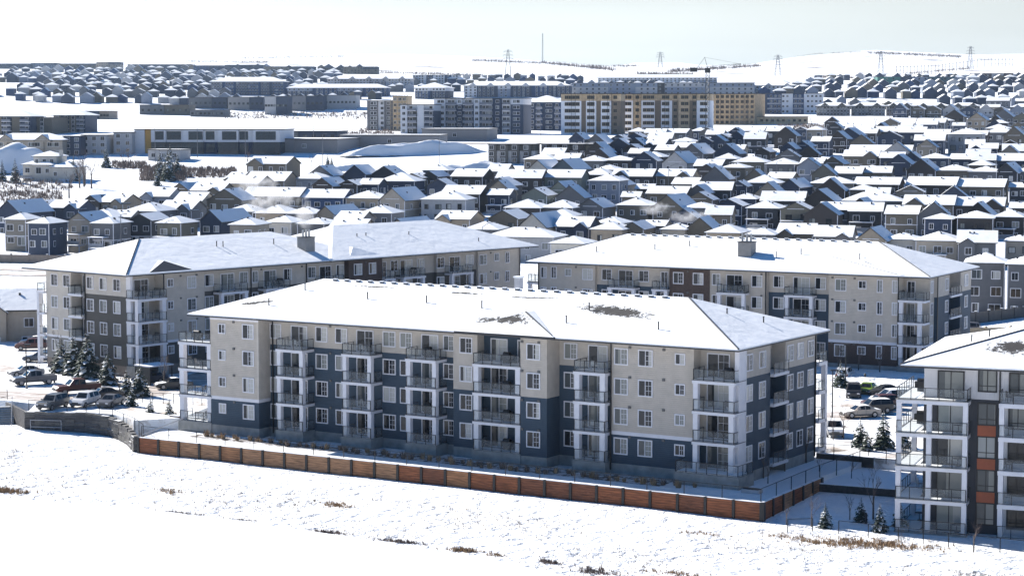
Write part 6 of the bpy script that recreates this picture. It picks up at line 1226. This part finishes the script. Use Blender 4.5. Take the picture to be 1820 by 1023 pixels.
# ---------------------------------------------------------------- things on the balconies
BBQ = bbq_mesh(); CHR = [chair_mesh(mat('dark_chair', (.06, .05, .05))), chair_mesh(mat('pale_chair', (.4, .4, .4)))]; TBL = table_mesh(mat('dark_table', (.05, .05, .05)))
FLN = ['ground-floor', 'second-floor', 'third-floor', 'fourth-floor']
for (u, stack, items) in [(-26.6, 'wide balcony of the projecting bay', 'BBBB'), (-54, 'first narrow balcony stack from the left', 'CTBC'), (-45, 'second narrow balcony stack from the left', 'TCTC'), (-36.5, 'third narrow balcony stack from the left', 'CBTB'), (-16.2, 'balcony stack right of the projecting bay', 'TCTC'), (-68.3, 'left corner balcony stack', 'TTCB'), (-1.2, 'right corner balcony stack', 'CTCB')]:
    for k, it in enumerate(items):
        x, y = L2W(u, 1.25)
        if it == 'B': tag(inst('barbecue', BBQ, None, (x, y, 3 * k + .06), R(A_Y)), 'black covered barbecue on the %s %s' % (FLN[k], stack), 'barbecue', 'things kept on the front block\'s balconies')
        elif it == 'C':
            tag(inst('patio_chair', CHR[k % 2], None, (x, y, 3 * k + .06), R(A_Y + 160)), '%s patio chair on the %s %s' % (['dark', 'pale'][k % 2], FLN[k], stack), 'chair', 'things kept on the front block\'s balconies')
        else:
            tag(inst('patio_table', TBL, None, (x, y, 3 * k + .06)), 'round dark table on the %s %s' % (FLN[k], stack), 'table', 'things kept on the front block\'s balconies')
            tag(inst('patio_chair', CHR[(k + 1) % 2], None, (*L2W(u + .8, 1.3), 3 * k + .06), R(A_Y - 70)), '%s chair beside the round table on the %s %s' % (['dark', 'pale'][(k + 1) % 2], FLN[k], stack), 'chair', 'things kept on the front block\'s balconies')

def block_items(O, yaw, zb, spots, name, fl):
    a = R(yaw)
    for (u, v, stack) in spots:
        for k in range(len(fl)):
            t = rnd.random()
            if t < .25: continue
            x, y = L2W(u, v, O, yaw); z = zb + 3 * k + .06
            if t < .5: tag(inst('barbecue', BBQ, None, (x, y, z), a), 'black covered barbecue on the %s %s of the %s' % (fl[k], stack, name), 'barbecue', 'things kept on the balconies')
            elif t < .75: tag(inst('patio_table', TBL, None, (x, y, z)), 'round patio table on the %s %s of the %s' % (fl[k], stack, name), 'table', 'things kept on the balconies')
            else: tag(inst('patio_chair', CHR[k % 2], None, (x, y, z), a + 2), 'patio chair on the %s %s of the %s' % (fl[k], stack, name), 'chair', 'things kept on the balconies')
block_items((54.36, 276.82), -29.5, .9, [(-43.5, .6, 'leftmost wide balcony'), (-26.0, .1, 'middle balcony'), (-16, .8, 'navy bay balcony'), (-.6, 1.2, 'corner balcony')], 'right block', FLN)
block_items((-49.35, 271.77), 49, 1.5, [(3.2, 1.2, 'near corner balcony'), (17.5, .7, 'first long-side balcony'), (26, .7, 'second long-side balcony'), (36, .7, 'third long-side balcony'), (53.5, .9, 'far balcony')], 'left block', FLN)
block_items((34.71, 184.44), -21, -2.74, [(1.1, 5.5, 'wraparound balcony'), (5.2, 1.0, 'front balcony'), (9.6, 1.1, 'right-hand balcony')], 'white and orange block', FLN + ['fifth-floor'])
# ---------------------------------------------------------------- steam and haze
def steam(px, Y, z, sx, sy, sz, lean, dens, lab):
    m = bpy.data.materials.new('steam'); m.use_nodes = True; t = m.node_tree; t.nodes.clear(); o = t.nodes.new('ShaderNodeOutputMaterial'); v = t.nodes.new('ShaderNodeVolumePrincipled'); t.links.new(v.outputs[0], o.inputs['Volume'])
    co = t.nodes.new('ShaderNodeTexCoord'); n = noise(t, co.outputs['Object'], .28, 6, .65)
    ln = t.nodes.new('ShaderNodeVectorMath'); ln.operation = 'LENGTH'
    mp = t.nodes.new('ShaderNodeMapping'); mp.inputs['Scale'].default_value = (2 / sx, 2 / sy, 2 / sz); t.links.new(co.outputs['Object'], mp.inputs[0]); t.links.new(mp.outputs[0], ln.inputs[0])
    a = maprange(t, ln.outputs['Value'], 1.0, .2); b = maprange(t, n, .48, .68); mu = t.nodes.new('ShaderNodeMath'); mu.operation = 'MULTIPLY'; t.links.new(a, mu.inputs[0]); t.links.new(b, mu.inputs[1])
    m2 = t.nodes.new('ShaderNodeMath'); m2.operation = 'MULTIPLY'; t.links.new(mu.outputs[0], m2.inputs[0]); m2.inputs[1].default_value = dens; t.links.new(m2.outputs[0], v.inputs['Density']); v.inputs['Color'].default_value = (.97, .97, 1, 1); v.inputs['Anisotropy'].default_value = .3
    mb = MB(); n_ = 12
    for j in range(n_):
        for i in range(n_ * 2):
            P = lambda i, j: (math.cos(math.pi * i / n_) * math.sin(math.pi * j / n_) * sx / 2, math.sin(math.pi * i / n_) * math.sin(math.pi * j / n_) * sy / 2, math.cos(math.pi * j / n_) * sz / 2)
            mb.poly([P(i, j), P(i, j + 1), P(i + 1, j + 1), P(i + 1, j)], m)
    ob = mb.build('steam', None, (*at(px, Y, 0)[:2], z)); ob.rotation_euler = (0, lean, 0); tag(ob, lab, 'steam', kind='stuff'); return ob
steam(541, 296, 21.0, 3.4, 3, 6, -.25, 1.8, 'white steam rising from the chimney of the left apartment block')
steam(478, 555, 12, 16, 8, 8, 0, 1.1, 'white steam drifting over the roofs left of centre')
steam(455, 585, 15.5, 14, 8, 6, 0, .7, 'thin upper wisp of the steam drifting left of centre')
steam(1165, 545, 10.5, 9, 6, 4, 0, 1.1, 'small steam wisp over the roofs in front of the taupe houses, centre right')
steam(1225, 520, 9.5, 12, 6, 3.5, 0, 1.1, 'low steam wisp behind the right apartment block\'s ridge')
mb = MB(); hz = bpy.data.materials.new('haze'); hz.use_nodes = True; t = hz.node_tree; t.nodes.clear(); o = t.nodes.new('ShaderNodeOutputMaterial'); v = t.nodes.new('ShaderNodeVolumePrincipled'); t.links.new(v.outputs[0], o.inputs['Volume'])
v.inputs['Color'].default_value = (.6, .78, 1, 1); v.inputs['Density'].default_value = HAZE_D; v.inputs['Anisotropy'].default_value = .3
mb.box(-6500, 6500, -450, 12500, -900, 320, hz); h = mb.build('haze'); tag(h, 'thin pale winter haze over the whole suburb', 'haze', kind='stuff')
